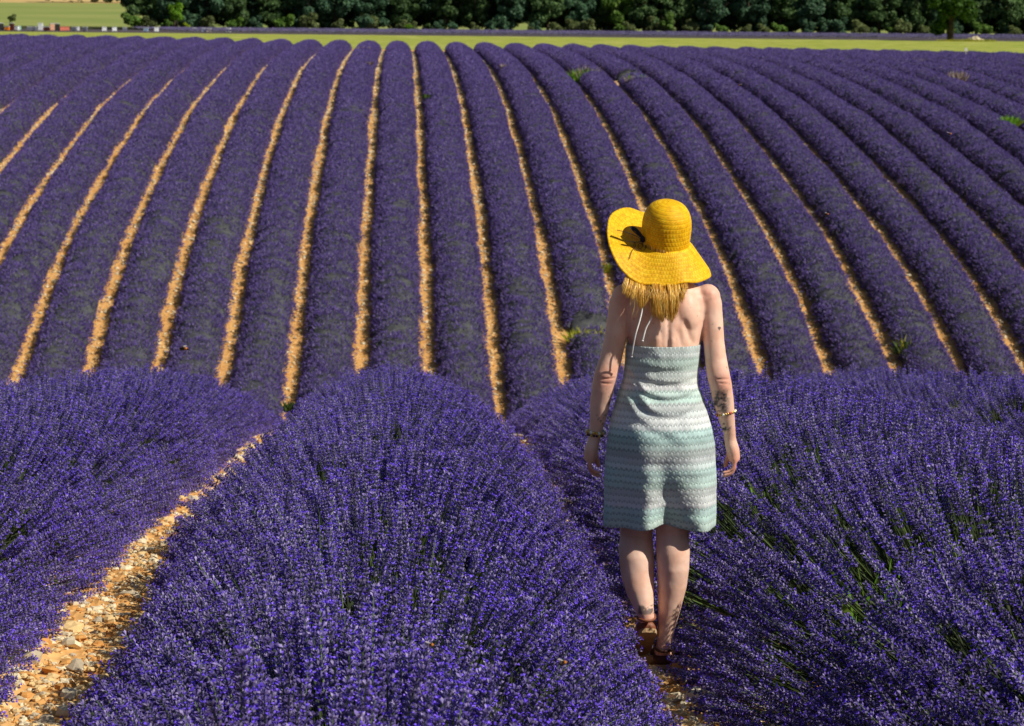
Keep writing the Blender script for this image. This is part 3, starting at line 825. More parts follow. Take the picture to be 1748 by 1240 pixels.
# spine furrow, blade edges, elbow folds, knee folds: small dents along the skin
def groove(x0, y0, x1, y1, w, depth):
    L_ = math.hypot(x1 - x0, y1 - y0); ux, uy = (x1 - x0) / L_, (y1 - y0) / L_
    al = (PXc - x0) * ux + (PYc - y0) * uy; dd = (PXc - x0) * -uy + (PYc - y0) * ux
    return depth * np.exp(-(dd / w) ** 2) * np.clip(al / (.25 * L_) + .3, 0, 1) * np.clip((L_ - al) / (.25 * L_) + .3, 0, 1) * (al > -.3 * L_) * (al < 1.3 * L_)
nrm = np.empty(nv * 3); body_me.vertices.foreach_get('normal', nrm); nrm = nrm.reshape(-1, 3)
dent = groove(1134, 500, 1133, 610, 4.0, .0050) + groove(1160, 540, 1176, 584, 5.0, .0060) + groove(1150, 556, 1158, 590, 4.5, .0030) + groove(1104, 545, 1096, 584, 5.5, .0045) + groove(1176, 494, 1206, 506, 6, .0025)
dent = dent + groove(1021, 641, 1046, 640, 1.3, .0035) + groove(1023, 648, 1042, 650, 1.2, .0025) + groove(1216, 642, 1238, 643, 1.3, .0032) + groove(1220, 649, 1236, 651, 1.1, .0022)
dent = dent + groove(1070, 914, 1103, 912, 1.6, .0018) + groove(1130, 906, 1168, 908, 1.6, .0018) + groove(1148, 885, 1150, 925, 6, .0025)
dent = dent * (nrm[:, 1] < 0.2)
dent = dent - .0012 * fbm(PXc / 11, PYc / 13, 61, 2)
co2 = co - nrm * dent[:, None]
body_me.vertices.foreach_set('co', co2.ravel()); body_me.update()
def skin_material():
    m, nt, b = new_mat('skin')
    tc = nd(nt, 'ShaderNodeTexCoord'); nz = nd(nt, 'ShaderNodeTexNoise', i_Scale=14.0, i_Detail=7); n2 = nd(nt, 'ShaderNodeTexNoise', i_Scale=260.0, i_Detail=3)
    nt.links.new(tc.outputs['Object'], nz.inputs['Vector']); nt.links.new(tc.outputs['Object'], n2.inputs['Vector'])
    c = ramp(nt, nz.outputs['Fac'], [(0.3, (0.75, 0.43, 0.30)), (0.55, (0.85, 0.555, 0.42)), (0.75, (0.88, 0.62, 0.49))])
    ink = nd(nt, 'ShaderNodeAttribute', attribute_name='ink')
    mx = nd(nt, 'ShaderNodeMix', data_type='RGBA'); nt.links.new(ink.outputs['Fac'], mx.inputs[0])
    fl_ = nd(nt, 'ShaderNodeAttribute', attribute_name='flush'); m2 = nd(nt, 'ShaderNodeMix', data_type='RGBA'); nt.links.new(fl_.outputs['Fac'], m2.inputs[0]); nt.links.new(c, m2.inputs[6]); m2.inputs[7].default_value = (0.62, 0.20, 0.13, 1)
    nt.links.new(m2.outputs[2], mx.inputs[6]); mx.inputs[7].default_value = (0.035, 0.04, 0.05, 1)
    nt.links.new(mx.outputs[2], b.inputs['Base Color'])
    bp = nd(nt, 'ShaderNodeBump', i_Strength=0.12, i_Distance=0.002); nt.links.new(n2.outputs['Fac'], bp.inputs['Height']); nt.links.new(bp.outputs['Normal'], b.inputs['Normal'])
    b.inputs['Roughness'].default_value = 0.5; b.inputs['Specular IOR Level'].default_value = 0.35
    b.inputs['Subsurface Weight'].default_value = 0.2; b.inputs['Subsurface Radius'].default_value = (0.02, 0.007, 0.004); b.inputs['Subsurface Scale'].default_value = 0.5
    return m
M_SKIN = skin_material()
body_me.materials.clear(); body_me.materials.append(M_SKIN)
body_me.polygons.foreach_set('use_smooth', np.ones(len(body_me.polygons), bool))
body_me.name = 'body'
obj('body', body_me, woman)

# ---- dress
def knit_material():
    m, nt, b = new_mat('scalloped_knit')
    L = nt.links.new
    au = nd(nt, 'ShaderNodeAttribute', attribute_name='around'); av = nd(nt, 'ShaderNodeAttribute', attribute_name='down')
    def mth(op, a, c=None, d=None):
        n = nd(nt, 'ShaderNodeMath', operation=op)
        for i, x in enumerate((a, c, d)):
            if x is None: continue
            if hasattr(x, 'links'): L(x, n.inputs[i])
            else: n.inputs[i].default_value = x
        return n.outputs[0]
    tcn = nd(nt, 'ShaderNodeTexCoord'); dz = nd(nt, 'ShaderNodeTexNoise', i_Scale=55.0, i_Detail=3); L(tcn.outputs['Object'], dz.inputs['Vector'])
    dj = mth('MULTIPLY', mth('SUBTRACT', dz.outputs['Fac'], 0.5), 0.006)
    v = mth('ADD', av.outputs['Fac'], dj)
    half = mth('MULTIPLY', mth('FRACT', mth('MULTIPLY', mth('FLOOR', mth('DIVIDE', av.outputs['Fac'], 0.0235)), 0.5)), 0.0195)
    u = mth('ADD', au.outputs['Fac'], mth('ADD', half, dj))
    # scallops: 2 cm wide, courses 2.3 cm deep
    wav = mth('ABSOLUTE', mth('SINE', mth('MULTIPLY', u, math.pi / 0.0195)))
    vw = mth('ADD', v, mth('MULTIPLY', wav, 0.0085))
    course = mth('DIVIDE', vw, 0.0235)
    fl = mth('FLOOR', course); fr = mth('FRACT', course)
    cb = nd(nt, 'ShaderNodeCombineXYZ'); L(fl, cb.inputs[0])
    cr = ramp(nt, mth('FRACT', mth('DIVIDE', mth('ADD', fl, 0.5), 30.0)),
              [((i + 0.0) / 30.0, c) for i, c in enumerate([
                (0.516, 0.593, 0.574), (0.580, 0.657, 0.646), (0.452, 0.577, 0.534), (0.516, 0.641, 0.590), (0.596, 0.664, 0.638), (0.660, 0.721, 0.685), (0.707, 0.727, 0.721),
                (0.532, 0.673, 0.622), (0.500, 0.649, 0.598), (0.516, 0.561, 0.550), (0.628, 0.689, 0.685), (0.692, 0.727, 0.721), (0.676, 0.727, 0.721), (0.468, 0.641, 0.622),
                (0.357, 0.497, 0.479), (0.420, 0.529, 0.511), (0.397, 0.449, 0.438), (0.532, 0.577, 0.582), (0.612, 0.705, 0.694), (0.468, 0.625, 0.598), (0.516, 0.673, 0.638),
                (0.484, 0.625, 0.574), (0.532, 0.585, 0.566), (0.628, 0.673, 0.662), (0.692, 0.727, 0.721), (0.500, 0.673, 0.646), (0.468, 0.641, 0.590), (0.532, 0.673, 0.614), (0.500, 0.625, 0.574), (0.548, 0.641, 0.598)])][:30], 'CONSTANT')
    # darker yarn along each scallop edge and small eyelets
    edge = mth('LESS_THAN', fr, 0.16)
    ey = mth('MULTIPLY', mth('GREATER_THAN', mth('ABSOLUTE', mth('SINE', mth('MULTIPLY', u, math.pi / 0.0195))), 0.90), mth('LESS_THAN', mth('ABSOLUTE', mth('SUBTRACT', fr, 0.36)), 0.16))
    dk = mth('SUBTRACT', 1.0, mth('ADD', mth('MULTIPLY', edge, 0.34), mth('MULTIPLY', ey, 0.5)))
    mx = nd(nt, 'ShaderNodeMix', data_type='RGBA', blend_type='MULTIPLY'); mx.inputs[0].default_value = 1.0
    L(cr, mx.inputs[6]); cc = nd(nt, 'ShaderNodeCombineColor'); 
    for i in range(3): L(dk, cc.inputs[i])
    L(cc.outputs[0], mx.inputs[7]); L(mx.outputs[2], b.inputs['Base Color'])
    h = mth('ADD', mth('MULTIPLY', mth('SINE', mth('MULTIPLY', fr, math.pi)), 1.0), mth('MULTIPLY', wav, 0.5))
    bp = nd(nt, 'ShaderNodeBump', i_Strength=0.45, i_Distance=0.003); L(h, bp.inputs['Height']); L(bp.outputs['Normal'], b.inputs['Normal'])
    b.inputs['Roughness'].default_value = 0.9; b.inputs['Specular IOR Level'].default_value = 0.1
    b.inputs['Sheen Weight'].default_value = 0.15
    return m
M_KNIT = knit_material()
DS = np.array([  # row, left, right, half depth, forward
    (587, 1072.5, 1194.5, .120, .008), (600, 1070.5, 1194, .120, .008), (620, 1068, 1192, .118, .008), (640, 1066, 1189, .116, .006), (655, 1063, 1189.5, .118, .004),
    (675, 1056, 1196, .124, .002), (700, 1049, 1204, .132, .0), (730, 1042, 1213, .142, -.002), (760, 1037.5, 1218.5, .147, -.002), (800, 1034, 1220, .146, .0),
    (840, 1032.5, 1220, .142, .006), (870, 1031.5, 1219.5, .138, .012), (896, 1030.5, 1218, .136, .016)])
nyd, ntd = 150, 220
yv = np.linspace(587, 896, nyd); th = np.linspace(0, 2 * math.pi, ntd, endpoint=False)
col = [np.interp(yv, DS[:, 0], DS[:, i]) for i in range(1, 5)]
TH, YV = np.meshgrid(th, yv)
cxp = ((col[0] + col[1]) / 2)[:, None]; hw = ((col[1] - col[0]) / 2)[:, None]; dep = col[2][:, None]; fw = col[3][:, None]
xx = np.cos(TH); yb_ = -np.sin(TH)           # yb_ < 0: her back, towards the camera
pxs = cxp + hw * xx                           # where each point shows
isback = np.clip(np.sin(TH), 0, 1) ** 0.6
def ridge(d, w): return np.exp(-(d / w) ** 2)
off = np.zeros_like(TH)
skirt = np.clip((YV - 770) / 120.0, 0, 1)
# the valley between her legs, the swell over each, and the hanging folds of the skirt
off -= 0.060 * ridge(pxs - (1122 + 20 * skirt), 17 + 10 * skirt) * skirt ** 1.2 * isback
off += 0.024 * ridge(pxs - 1102, 16) * skirt * isback
off += 0.028 * ridge(pxs - 1192, 24) * skirt * isback
off -= 0.030 * ridge(pxs - 1062, 17) * np.clip((YV - 700) / 120, 0, 1) * isback
off += 0.012 * np.sin(TH * 9 + 1.3) * np.clip((YV - 790) / 100, 0, 1) * (1 - 0.6 * isback)
# small of the back and seat
off -= 0.014 * ridge(YV - 665, 26) * ridge(pxs - 1130, 46) * isback
off += 0.016 * ridge(YV - 765, 38) * (ridge(pxs - 1092, 28) + ridge(pxs - 1168, 30)) * isback
# drapes that hang across the small of the back
for y0_, sag, w_, am in ((614, 6, 5, .003), (630, 14, 5, .004), (647, 24, 5.5, .0065), (664, 34, 7, .007), (690, 38, 8, .003)):
    cur = y0_ + sag * (1 - ((pxs - 1138) / 62.0) ** 2)
    off += am * (ridge(YV - cur, w_) - 0.8 * ridge(YV - cur - w_ * 1.5, w_)) * isback * np.clip((1200 - pxs) / 30, 0, 1)
for x0_, y0_, x1_, y1_, w_, am in ((1070, 640, 1112, 700, 5, .010), (1066, 612, 1104, 672, 4.5, .008), (1064, 660, 1090, 720, 6, .006)):
    L_ = math.hypot(x1_ - x0_, y1_ - y0_); nx_, ny_ = -(y1_ - y0_) / L_, (x1_ - x0_) / L_
    al = ((pxs - x0_) * (x1_ - x0_) + (YV - y0_) * (y1_ - y0_)) / L_ ** 2
    dd = (pxs - x0_) * nx_ + (YV - y0_) * ny_
    off += am * (ridge(dd, w_) - 0.7 * ridge(dd - w_ * 1.5, w_)) * np.clip(al * 4, 0, 1) * np.clip((1 - al) * 3, 0, 1) * isback
off += 0.004 * vnoise(TH * 4, YV / 14, 3) * 2
# the hem dips and lifts
hem = np.clip((YV - 840) / 56.0, 0, 1) ** 1.5
dyp = hem * (-8 * ridge(pxs - 1128, 22) + 8 * ridge(pxs - 1205, 26) - 2 * ridge(pxs - 1060, 18)) * np.sin(TH).clip(-.4, 1)
V = np.empty((nyd, ntd, 3))
z0 = W(1132, 587)[2]
for i in range(nyd):
    base = W(float(cxp[i, 0]), float(yv[i]), float(col[3][i]))
    r_ = off[i]
    V[i, :, 0] = base[0] + (hw[i, 0] * MPP + r_ * 0.35) * np.cos(th)
    V[i, :, 1] = base[1] - (dep[i, 0] + r_) * np.sin(th)
    V[i, :, 2] = base[2] - dyp[i] * MPP
idx = np.arange(nyd * ntd).reshape(nyd, ntd)
f = np.stack([idx[:-1], np.roll(idx[:-1], -1, 1), np.roll(idx[1:], -1, 1), idx[1:]], -1).reshape(-1, 4)[:, ::-1]
dress_me = mesh('dress', V.reshape(-1, 3), f.copy(), [M_KNIT], True)
seg = np.linalg.norm(np.roll(V, -1, 1) - V, axis=2); around = np.cumsum(seg, 1) * (0.0195 * 2 * 26 / seg.sum(1))[:, None] * 1.0
a = dress_me.attributes.new('around', 'FLOAT', 'POINT'); a.data.foreach_set('value', (around).astype(np.float32).ravel())
a = dress_me.attributes.new('down', 'FLOAT', 'POINT'); a.data.foreach_set('value', np.repeat((yv - 587) * MPP, ntd).astype(np.float32))
dress = obj('dress', dress_me, woman)
sm = dress.modifiers.new('thick', 'SOLIDIFY'); sm.thickness = 0.003; sm.offset = -1
M_CORD = plain('white_cord', (0.75, 0.74, 0.70), 0.8)
for pts in ([(1104, 478, -.06), (1101, 500, -.098), (1094, 540, -.118), (1084, 575, -.128), (1078, 609, -.10)], [(1122, 500, -.09), (1113, 540, -.118), (1103, 560, -.121), (1097, 582, -.123)]):
    mb = MB(); P = catmull([W(*p) for p in pts], 4); mb.tube(P, 0.0028, 6)
    mb.ball(P[-1], .0042, 6, 4); mb.build('halter_string', [M_CORD], dress, smooth=True)

# ---- hat
def straw_material():
    m, nt, b = new_mat('yellow_straw'); L = nt.links.new
    ab = nd(nt, 'ShaderNodeAttribute', attribute_name='braid'); ar = nd(nt, 'ShaderNodeAttribute', attribute_name='round')
    tc = nd(nt, 'ShaderNodeTexCoord'); nz = nd(nt, 'ShaderNodeTexNoise', i_Scale=60.0, i_Detail=8); L(tc.outputs['Object'], nz.inputs['Vector'])
    def mth(op, a, c=None):
        n = nd(nt, 'ShaderNodeMath', operation=op)
        for i, x in enumerate((a, c)):
            if x is None: continue
            if hasattr(x, 'links'): L(x, n.inputs[i])
            else: n.inputs[i].default_value = x
        return n.outputs[0]
    br = mth('DIVIDE', ab.outputs['Fac'], 0.0165); fr = mth('FRACT', br)
    tw = mth('SINE', mth('MULTIPLY', mth('ADD', ar.outputs['Fac'], mth('MULTIPLY', mth('FLOOR', br), 0.004)), 2 * math.pi / 0.0125))
    bead = mth('MULTIPLY', mth('SINE', mth('MULTIPLY', fr, math.pi)), mth('ADD', mth('MULTIPLY', tw, 0.35), 0.65))
    c = ramp(nt, nz.outputs['Fac'], [(0.25, (0.66, 0.32, 0.004)), (0.5, (0.84, 0.47, 0.004)), (0.75, (0.92, 0.60, 0.02))])
    seam = mth('LESS_THAN', fr, 0.10)
    hole = mth('MULTIPLY', mth('LESS_THAN', tw, -0.72), mth('LESS_THAN', mth('ABSOLUTE', mth('SUBTRACT', fr, 0.55)), 0.22))
    dk = mth('SUBTRACT', 1.0, mth('ADD', mth('MULTIPLY', seam, 0.38), mth('MULTIPLY', hole, 0.28)))
    mx = nd(nt, 'ShaderNodeMix', data_type='RGBA', blend_type='MULTIPLY'); mx.inputs[0].default_value = 1.0
    cc = nd(nt, 'ShaderNodeCombineColor')
    for i in range(3): L(dk, cc.inputs[i])
    L(c, mx.inputs[6]); L(cc.outputs[0], mx.inputs[7]); L(mx.outputs[2], b.inputs['Base Color'])
    bp = nd(nt, 'ShaderNodeBump', i_Strength=0.4, i_Distance=0.002); L(bead, bp.inputs['Height']); L(bp.outputs['Normal'], b.inputs['Normal'])
    b.inputs['Roughness'].default_value = 0.6; b.inputs['Specular IOR Level'].default_value = 0.25
    return m
M_STRAW = straw_material()
HC = W(1136, 414, .035)                      # centre of the crown's foot
UPH = np.array([0.03, -0.30, 0.95]); UPH /= np.linalg.norm(UPH)      # the hat sits tipped back
EX = np.array([1.0, 0, 0]); EX = EX - UPH * np.dot(EX, UPH); EX /= np.linalg.norm(EX); EY = np.cross(UPH, EX)
def hat_attr(me, braid, rnd):
    a = me.attributes.new('braid', 'FLOAT', 'POINT'); a.data.foreach_set('value', np.asarray(braid, np.float32).ravel())
    a = me.attributes.new('round', 'FLOAT', 'POINT'); a.data.foreach_set('value', np.asarray(rnd, np.float32).ravel())
prof = np.array(catmull([(0.0862, -.002), (0.0880, .03), (0.0885, .06), (0.0865, .088), (0.079, .115), (0.064, .137), (0.042, .151), (0.02, .156), (0.002, .157)], 5))
nh = 96; ph = np.linspace(0, 2 * math.pi, nh, endpoint=False)
sl = np.concatenate([[0], np.cumsum(np.linalg.norm(np.diff(prof, axis=0), axis=1))])
V = []; br_ = []; rd_ = []
for (rr, hh), s_ in zip(prof, sl):
    dent = 1 + 0.012 * np.sin(ph * 3 + 1) + 0.01 * np.sin(ph * 2 + hh * 30)
    V.append(HC + np.outer(rr * dent * np.cos(ph), EX) + np.outer(rr * dent * 1.06 * np.sin(ph), EY) + UPH * hh)
    br_.append(s_ + ph / (2 * math.pi) * 0.0165); rd_.append(ph * max(rr, .02))
V = np.array(V); idx = np.arange(V.shape[0] * nh).reshape(V.shape[0], nh)
f = np.stack([idx[:-1], np.roll(idx[:-1], -1, 1), np.roll(idx[1:], -1, 1), idx[1:]], -1).reshape(-1, 4)
me = mesh('sun_hat', V.reshape(-1, 3), f, [M_STRAW], True); hat_attr(me, np.array(br_), np.array(rd_))
hat = obj('sun_hat', me, woman)
# brim: for each bearing round the head (0 = her right, 90 = front, 180 = her left, 270 = back): rise of the brim and its length
BR = np.array([(0, -54, .128), (28, -62, .122), (60, -42, .122), (90, 0, .140), (120, 24, .150), (150, 28, .146), (172, 22, .134), (190, 14, .132), (204, 2, .136), (216, -18, .142), (228, -36, .142), (240, -50, .140),
               (255, -56, .125), (270, -57, .122), (300, -56, .124), (330, -53, .134), (345, -51, .136), (360, -54, .128)], float)
nb = 240; pb = np.linspace(0, 2 * math.pi, nb, endpoint=False); dg_ = np.degrees(pb)
el = np.interp(dg_, BR[:, 0], BR[:, 1]); ln_ = np.interp(dg_, BR[:, 0], BR[:, 2])
kk = np.exp(-0.5 * (np.arange(-8, 9) / 3.0) ** 2); kk /= kk.sum()
el = np.convolve(np.pad(el, 8, mode='wrap'), kk, 'valid')
V = []; br_ = []; rd_ = []
ns = 22
for i in range(ns + 1):
    t = i / ns
    # the brim leaves the crown gently and then takes its slope, its edge curling a little
    e = np.radians(el * np.clip(t * 3.0 + 0.35, 0, 1) ** 0.7)
    if i == 0: rad = np.full(nb, 0.0862); hgt = np.zeros(nb)
    else:
        rad = rad + ln_ / ns * np.cos(e); hgt = hgt + ln_ / ns * np.sin(e)
    wob = 0.004 * t * np.sin(pb * 5 + 0.6) + 0.003 * t * np.sin(pb * 9)
    V.append(HC + np.outer(rad * np.cos(pb), EX) + np.outer(rad * 1.04 * np.sin(pb), EY) + np.outer(hgt + wob, UPH))
    br_.append(np.full(nb, 0.3) + t * 0.150 + pb / (2 * math.pi) * 0.0165); rd_.append(pb * 0.15)
V = np.array(V); idx = np.arange(V.shape[0] * nb).reshape(V.shape[0], nb)
f = np.stack([idx[1:], np.roll(idx[1:], -1, 1), np.roll(idx[:-1], -1, 1), idx[:-1]], -1).reshape(-1, 4)
me = mesh('brim', V.reshape(-1, 3), f, [M_STRAW], True); hat_attr(me, np.array(br_), np.array(rd_))
brim = obj('brim', me, hat); s_ = brim.modifiers.new('thick', 'SOLIDIFY'); s_.thickness = 0.0025; s_.offset = -1
M_RIBBON = plain('dark_ribbon', (0.015, 0.012, 0.02), 0.6, 0.3)
def hatp(r_, deg, h): 
    a = math.radians(deg); return HC + EX * r_ * math.cos(a) + EY * r_ * 1.05 * math.sin(a) + UPH * h
# ribbon bow tied at her left: two tails and two loops lying on the turned-up brim
for pts in ([hatp(.094, 203, .022), hatp(.118, 196, .036), hatp(.150, 190, .046), hatp(.182, 187, .052)],
            [hatp(.094, 201, .030), hatp(.112, 188, .052), hatp(.128, 184, .056), hatp(.118, 192, .046), hatp(.096, 203, .028)],
            [hatp(.094, 205, .018), hatp(.116, 204, .018), hatp(.138, 202, .020), hatp(.160, 199, .024)]):
    mb = MB(); P = catmull(pts, 5)
    mb.tube(P, [(.0065, .0012)] * len(P), 6); mb.build('ribbon', [M_RIBBON], hat, smooth=True)
mb = MB(); mb.ball(hatp(.093, 203, .024), (.011, .009, .011), 8, 6); mb.build('ribbon_knot', [M_RIBBON], hat, smooth=True)
# a thin dark brown line in small curls, laid along the brim
mb = MB()
line_px = [(1074, 441), (1079, 428), (1084, 419), (1083, 412), (1081, 420), (1086, 426), (1093, 424), (1096, 417), (1092, 414), (1091, 422), (1096, 427), (1101, 424), (1104, 416), (1103, 422)]
rowp = 0.5
def on_brim(px, py):
    d = ray(px, py); best = None
    q = V.reshape(-1, 3) + WB - np.array([0, 0, EYE]); t = q @ d / (d @ d)
    dist = np.linalg.norm(q - t[:, None] * d, axis=1); near = np.where(dist < 0.006)[0]
    k = near[np.argmin(q[near] @ AX)] if len(near) else np.argmin(dist)
    return V.reshape(-1, 3)[k] + np.array([0, -.004, .003])
P = [on_brim(*p) for p in line_px]
mb.tube(catmull(P, 3), 0.0011, 5); mb.build('curled_line', [plain('dark_brown_line', (0.12, 0.05, 0.03), 0.7)], hat, smooth=True)

# ---- hair
M_HAIR = plant_mat('blonde_hair', [(0.0, (0.26, 0.11, 0.012)), (0.3, (0.62, 0.31, 0.035)), (0.65, (0.84, 0.50, 0.085)), (1.0, (0.92, 0.70, 0.22))], rough=0.36, obj_var=0.0, spec=0.6)
r = np.random.default_rng(31); mb = MB()
BV = V.reshape(-1, 3); BV = BV[BV[:, 1] < HC[1]]          # the back half of the brim
def under_brim(p):
    """keep hair on the head's side of the brim"""
    dd = np.hypot(BV[:, 0] - p[0], BV[:, 2] - p[2]); k = np.where(dd < 0.010)[0]
    if len(k): p[1] = max(p[1], BV[k, 1].max() + 0.012)
    return p
def strand(rx, ry, tx, ty, back, rad, ph, wav):
    pts = []
    for t in np.linspace(0, 1, 9):
        x = rx + (tx - rx) * t ** 1.2 + wav * math.sin(t * 6 + ph) * t; y = ry + (ty - ry) * t
        bk = np.interp(y, [430, 470, 488, 510, 560], [-.02, -.085, -.112, -.128, back])
        pts.append(under_brim(W(x, y, bk + .004 * math.sin(ph * 3 + t * 4))))
    mb.tube(catmull(pts, 2), np.interp(np.linspace(0, 1, 17), [0, .2, .7, .92, 1], [rad * .8, rad, rad * .9, rad * .5, rad * .12]), 4)
def lock(rx, tx, ty, n, spread, back, wav=2.2):
    ph = r.uniform(0, 6.28)
    for k in range(int(n * 1.8)):
        q = r.normal(0, 1)
        strand(rx + q * spread, 436 + r.uniform(0, 8), tx + q * spread * r.uniform(.6, 1.05), ty - abs(r.normal(0, 5)) - 2.0 * abs(q), back + r.normal(0, .004), r.uniform(.0006, .0013), ph + r.normal(0, .35), wav)
for rx, tx, ty, n in ((1090, 1092, 520, 40), (1098, 1093, 531, 46), (1104, 1100, 522, 36), (1112, 1119, 545, 50), (1118, 1126, 548, 56), (1126, 1133, 552, 60), (1134, 1140, 550, 60), (1141, 1146, 553, 56), (1148, 1152, 547, 50), (1154, 1157, 536, 44), (1160, 1163, 520, 34), (1166, 1167, 505, 24)):
    lock(rx, tx, ty, n, 3.2, -.128)
for rx, tx, ty, n in ((1080, 1066, 506, 30), (1084, 1072, 512, 34), (1088, 1080, 516, 34)):
    lock(rx, tx, ty, n, 2.6, -.105, 1.5)
for k in range(36):
    strand(r.uniform(1085, 1165), 440, r.uniform(1070, 1172), r.uniform(495, 548), -.122, .0008, r.uniform(0, 6), 4.0)
for k in range(90):                          # over the skull, under the hat
    a = r.uniform(math.pi, 2 * math.pi); p0 = hc + np.array([0, -.02, .10]); pts = []
    for t in np.linspace(0.1, 1, 5):
        b = t * 1.75; pts.append(hc + np.array([.083 * math.sin(b) * math.cos(a), .103 * math.sin(b) * math.sin(a), .115 * math.cos(b)]))
    mb.tube(pts, [.004, .006, .006, .005, .003], 5)
mb.build('hair', [M_HAIR], woman, smooth=True)

# ---- bracelets and sandals
M_GOLD = plain('gold', (0.75, 0.52, 0.12), 0.3, 0.6, 0.85); M_RED = plain('red_beads', (0.55, 0.06, 0.06), 0.4)
M_WHITEBEAD = plain('white_beads', (0.8, 0.78, 0.7), 0.35); M_DARKBEAD = plain('purple_beads', (0.06, 0.03, 0.07), 0.4)
def bracelet(px, py, dy, rx, ry, tilt, bead, mats, n=18):
    c = W(px, py, dy); mb = MB()
    for k in range(n):
        a = 2 * math.pi * k / n
        mb.ball(c + np.array([rx * math.cos(a), ry * math.sin(a), tilt * math.cos(a)]), bead * (1.25 if k % 3 == 0 else 1), 7, 5, (0 if k % 3 else (1 if k % 2 else len(mats) - 1)))
    mb.build('bracelet', mats, woman, smooth=True)
bracelet(1015, 738, .035, .029, .032, -.004, .0055, [M_GOLD, M_WHITEBEAD])
bracelet(1015.5, 743, .037, .028, .031, -.003, .0045, [M_DARKBEAD, M_GOLD])
bracelet(1239, 705, .012, .035, .037, .008, .004, [M_GOLD, M_RED, M_WHITEBEAD], 26)
M_LEATHER = plain('tan_leather', (0.24, 0.085, 0.04), 0.5, 0.3); M_LEATHERDARK = plain('dark_leather', (0.085, 0.035, 0.025), 0.5, 0.3); M_SOLE = plain('sandal_sole', (0.42, 0.28, 0.14), 0.8)
for heel, (f_, u_, x_), ank, mt in ((H_R, fr, W(1133, 1105, .008), M_LEATHERDARK), (H_L, fl, W(1103, 1053, -.05), M_LEATHER)):
    sd = MB(); base = np.asarray(heel)
    secs = []
    top = [(-.036, .012), (-.03, .026), (-.01, .034), (.05, .033), (.10, .037), (.15, .045), (.19, .046), (.225, .034), (.24, .012)]
    v = []; n_ = len(top)
    for lo in (-.012, .004):
        for t, w in top: v.append(base + f_ * t + x_ * w + u_ * lo)
        for t, w in reversed(top): v.append(base + f_ * t - x_ * w + u_ * lo)
    k_ = 2 * n_
    fc = [tuple(range(k_ - 1, -1, -1)), tuple(range(k_, 2 * k_))] + [(i, (i + 1) % k_, k_ + (i + 1) % k_, k_ + i) for i in range(k_)]
    sd.add(v, fc, 0)
    so = sd.build('sandal', [M_SOLE], woman)
    st = MB()
    pts = [ank + np.array([.034 * math.cos(a), .042 * math.sin(a), .008 * math.sin(a)]) for a in np.linspace(0, 2 * math.pi, 25)]
    st.tube(pts, [(.003, .006)] * 25, 6, cap=False); st.build('ankle_strap', [mt], so, smooth=True)
    hc_ = MB()
    V2 = []; 
    for hgt, sc in ((0.0, 1.12), (.02, 1.16), (.036, 1.08)):
        for a in np.linspace(math.pi * 0.98, math.pi * 2.02, 13):
            V2.append(base + x_ * .033 * sc * math.cos(a) + f_ * (.036 * sc * math.sin(a) + .008) + u_ * hgt)
    F2 = [(i * 13 + j, i * 13 + j + 1, (i + 1) * 13 + j + 1, (i + 1) * 13 + j) for i in range(2) for j in range(12)]
    hm = mesh('heel_cup', V2, F2, [mt], True); ho = obj('heel_cup', hm, so); s_ = ho.modifiers.new('thick', 'SOLIDIFY'); s_.thickness = .004
    ts = MB(); pts = [base + f_ * .15 + x_ * .044 * math.cos(a) + u_ * (.004 + .034 * math.sin(a)) for a in np.linspace(0, math.pi, 13)]
    ts.tube(pts, [(.012, .0025)] * 13, 6); ts.build('toe_strap', [mt], so, smooth=True)

# ------------------------------------------------------------------ trees
def crown_mesh(name, seed, rx, ry, h, leaf, n, mat, lobes=16, z0=0.0, rr=(.26, .42)):
    """leaf clumps on the skins of many lobes spread through the crown"""
    r = np.random.default_rng(seed)
    C = []; R = []
    for k in range(lobes):
        u = r.normal(0, 1, 3); u /= np.linalg.norm(u); q = r.random() ** 0.5
        z = 0.46 + 0.42 * u[2] * q - (0.12 if k % 3 == 0 else 0)
        C.append((rx * 0.68 * u[0] * q, ry * 0.68 * u[1] * q, z0 + h * z)); R.append(r.uniform(*rr) * min(rx, ry, h))
    C = np.array(C); R = np.array(R)
    li = r.choice(lobes, n, p=R ** 2 / (R ** 2).sum())
    d = r.normal(0, 1, (n, 3)); d[:, 2] += 0.15; d /= np.linalg.norm(d, axis=1, keepdims=True)
    P = C[li] + d * (R[li] * r.uniform(0.72, 1.10, n))[:, None] * np.array([1, 1, 0.85])
    ok = P[:, 2] > max(0.05, z0 * 0.6); P = P[ok]; d = d[ok]; n = len(P)
    nrm = d + r.normal(0, 0.55, (n, 3)); nrm /= np.linalg.norm(nrm, axis=1, keepdims=True)
    a = np.cross(nrm, r.normal(0, 1, (n, 3))); a /= np.linalg.norm(a, axis=1, keepdims=True); b = np.cross(nrm, a)
    s = leaf * r.uniform(0.6, 1.4, n)[:, None]
    V = np.stack([P - a * s, P + b * s * .55 + nrm * s * .15, P + a * s, P - b * s * .55 + nrm * s * .15], 1).reshape(-1, 3)
    return mesh(name, V, np.arange(n * 4).reshape(n, 4), [mat], False)

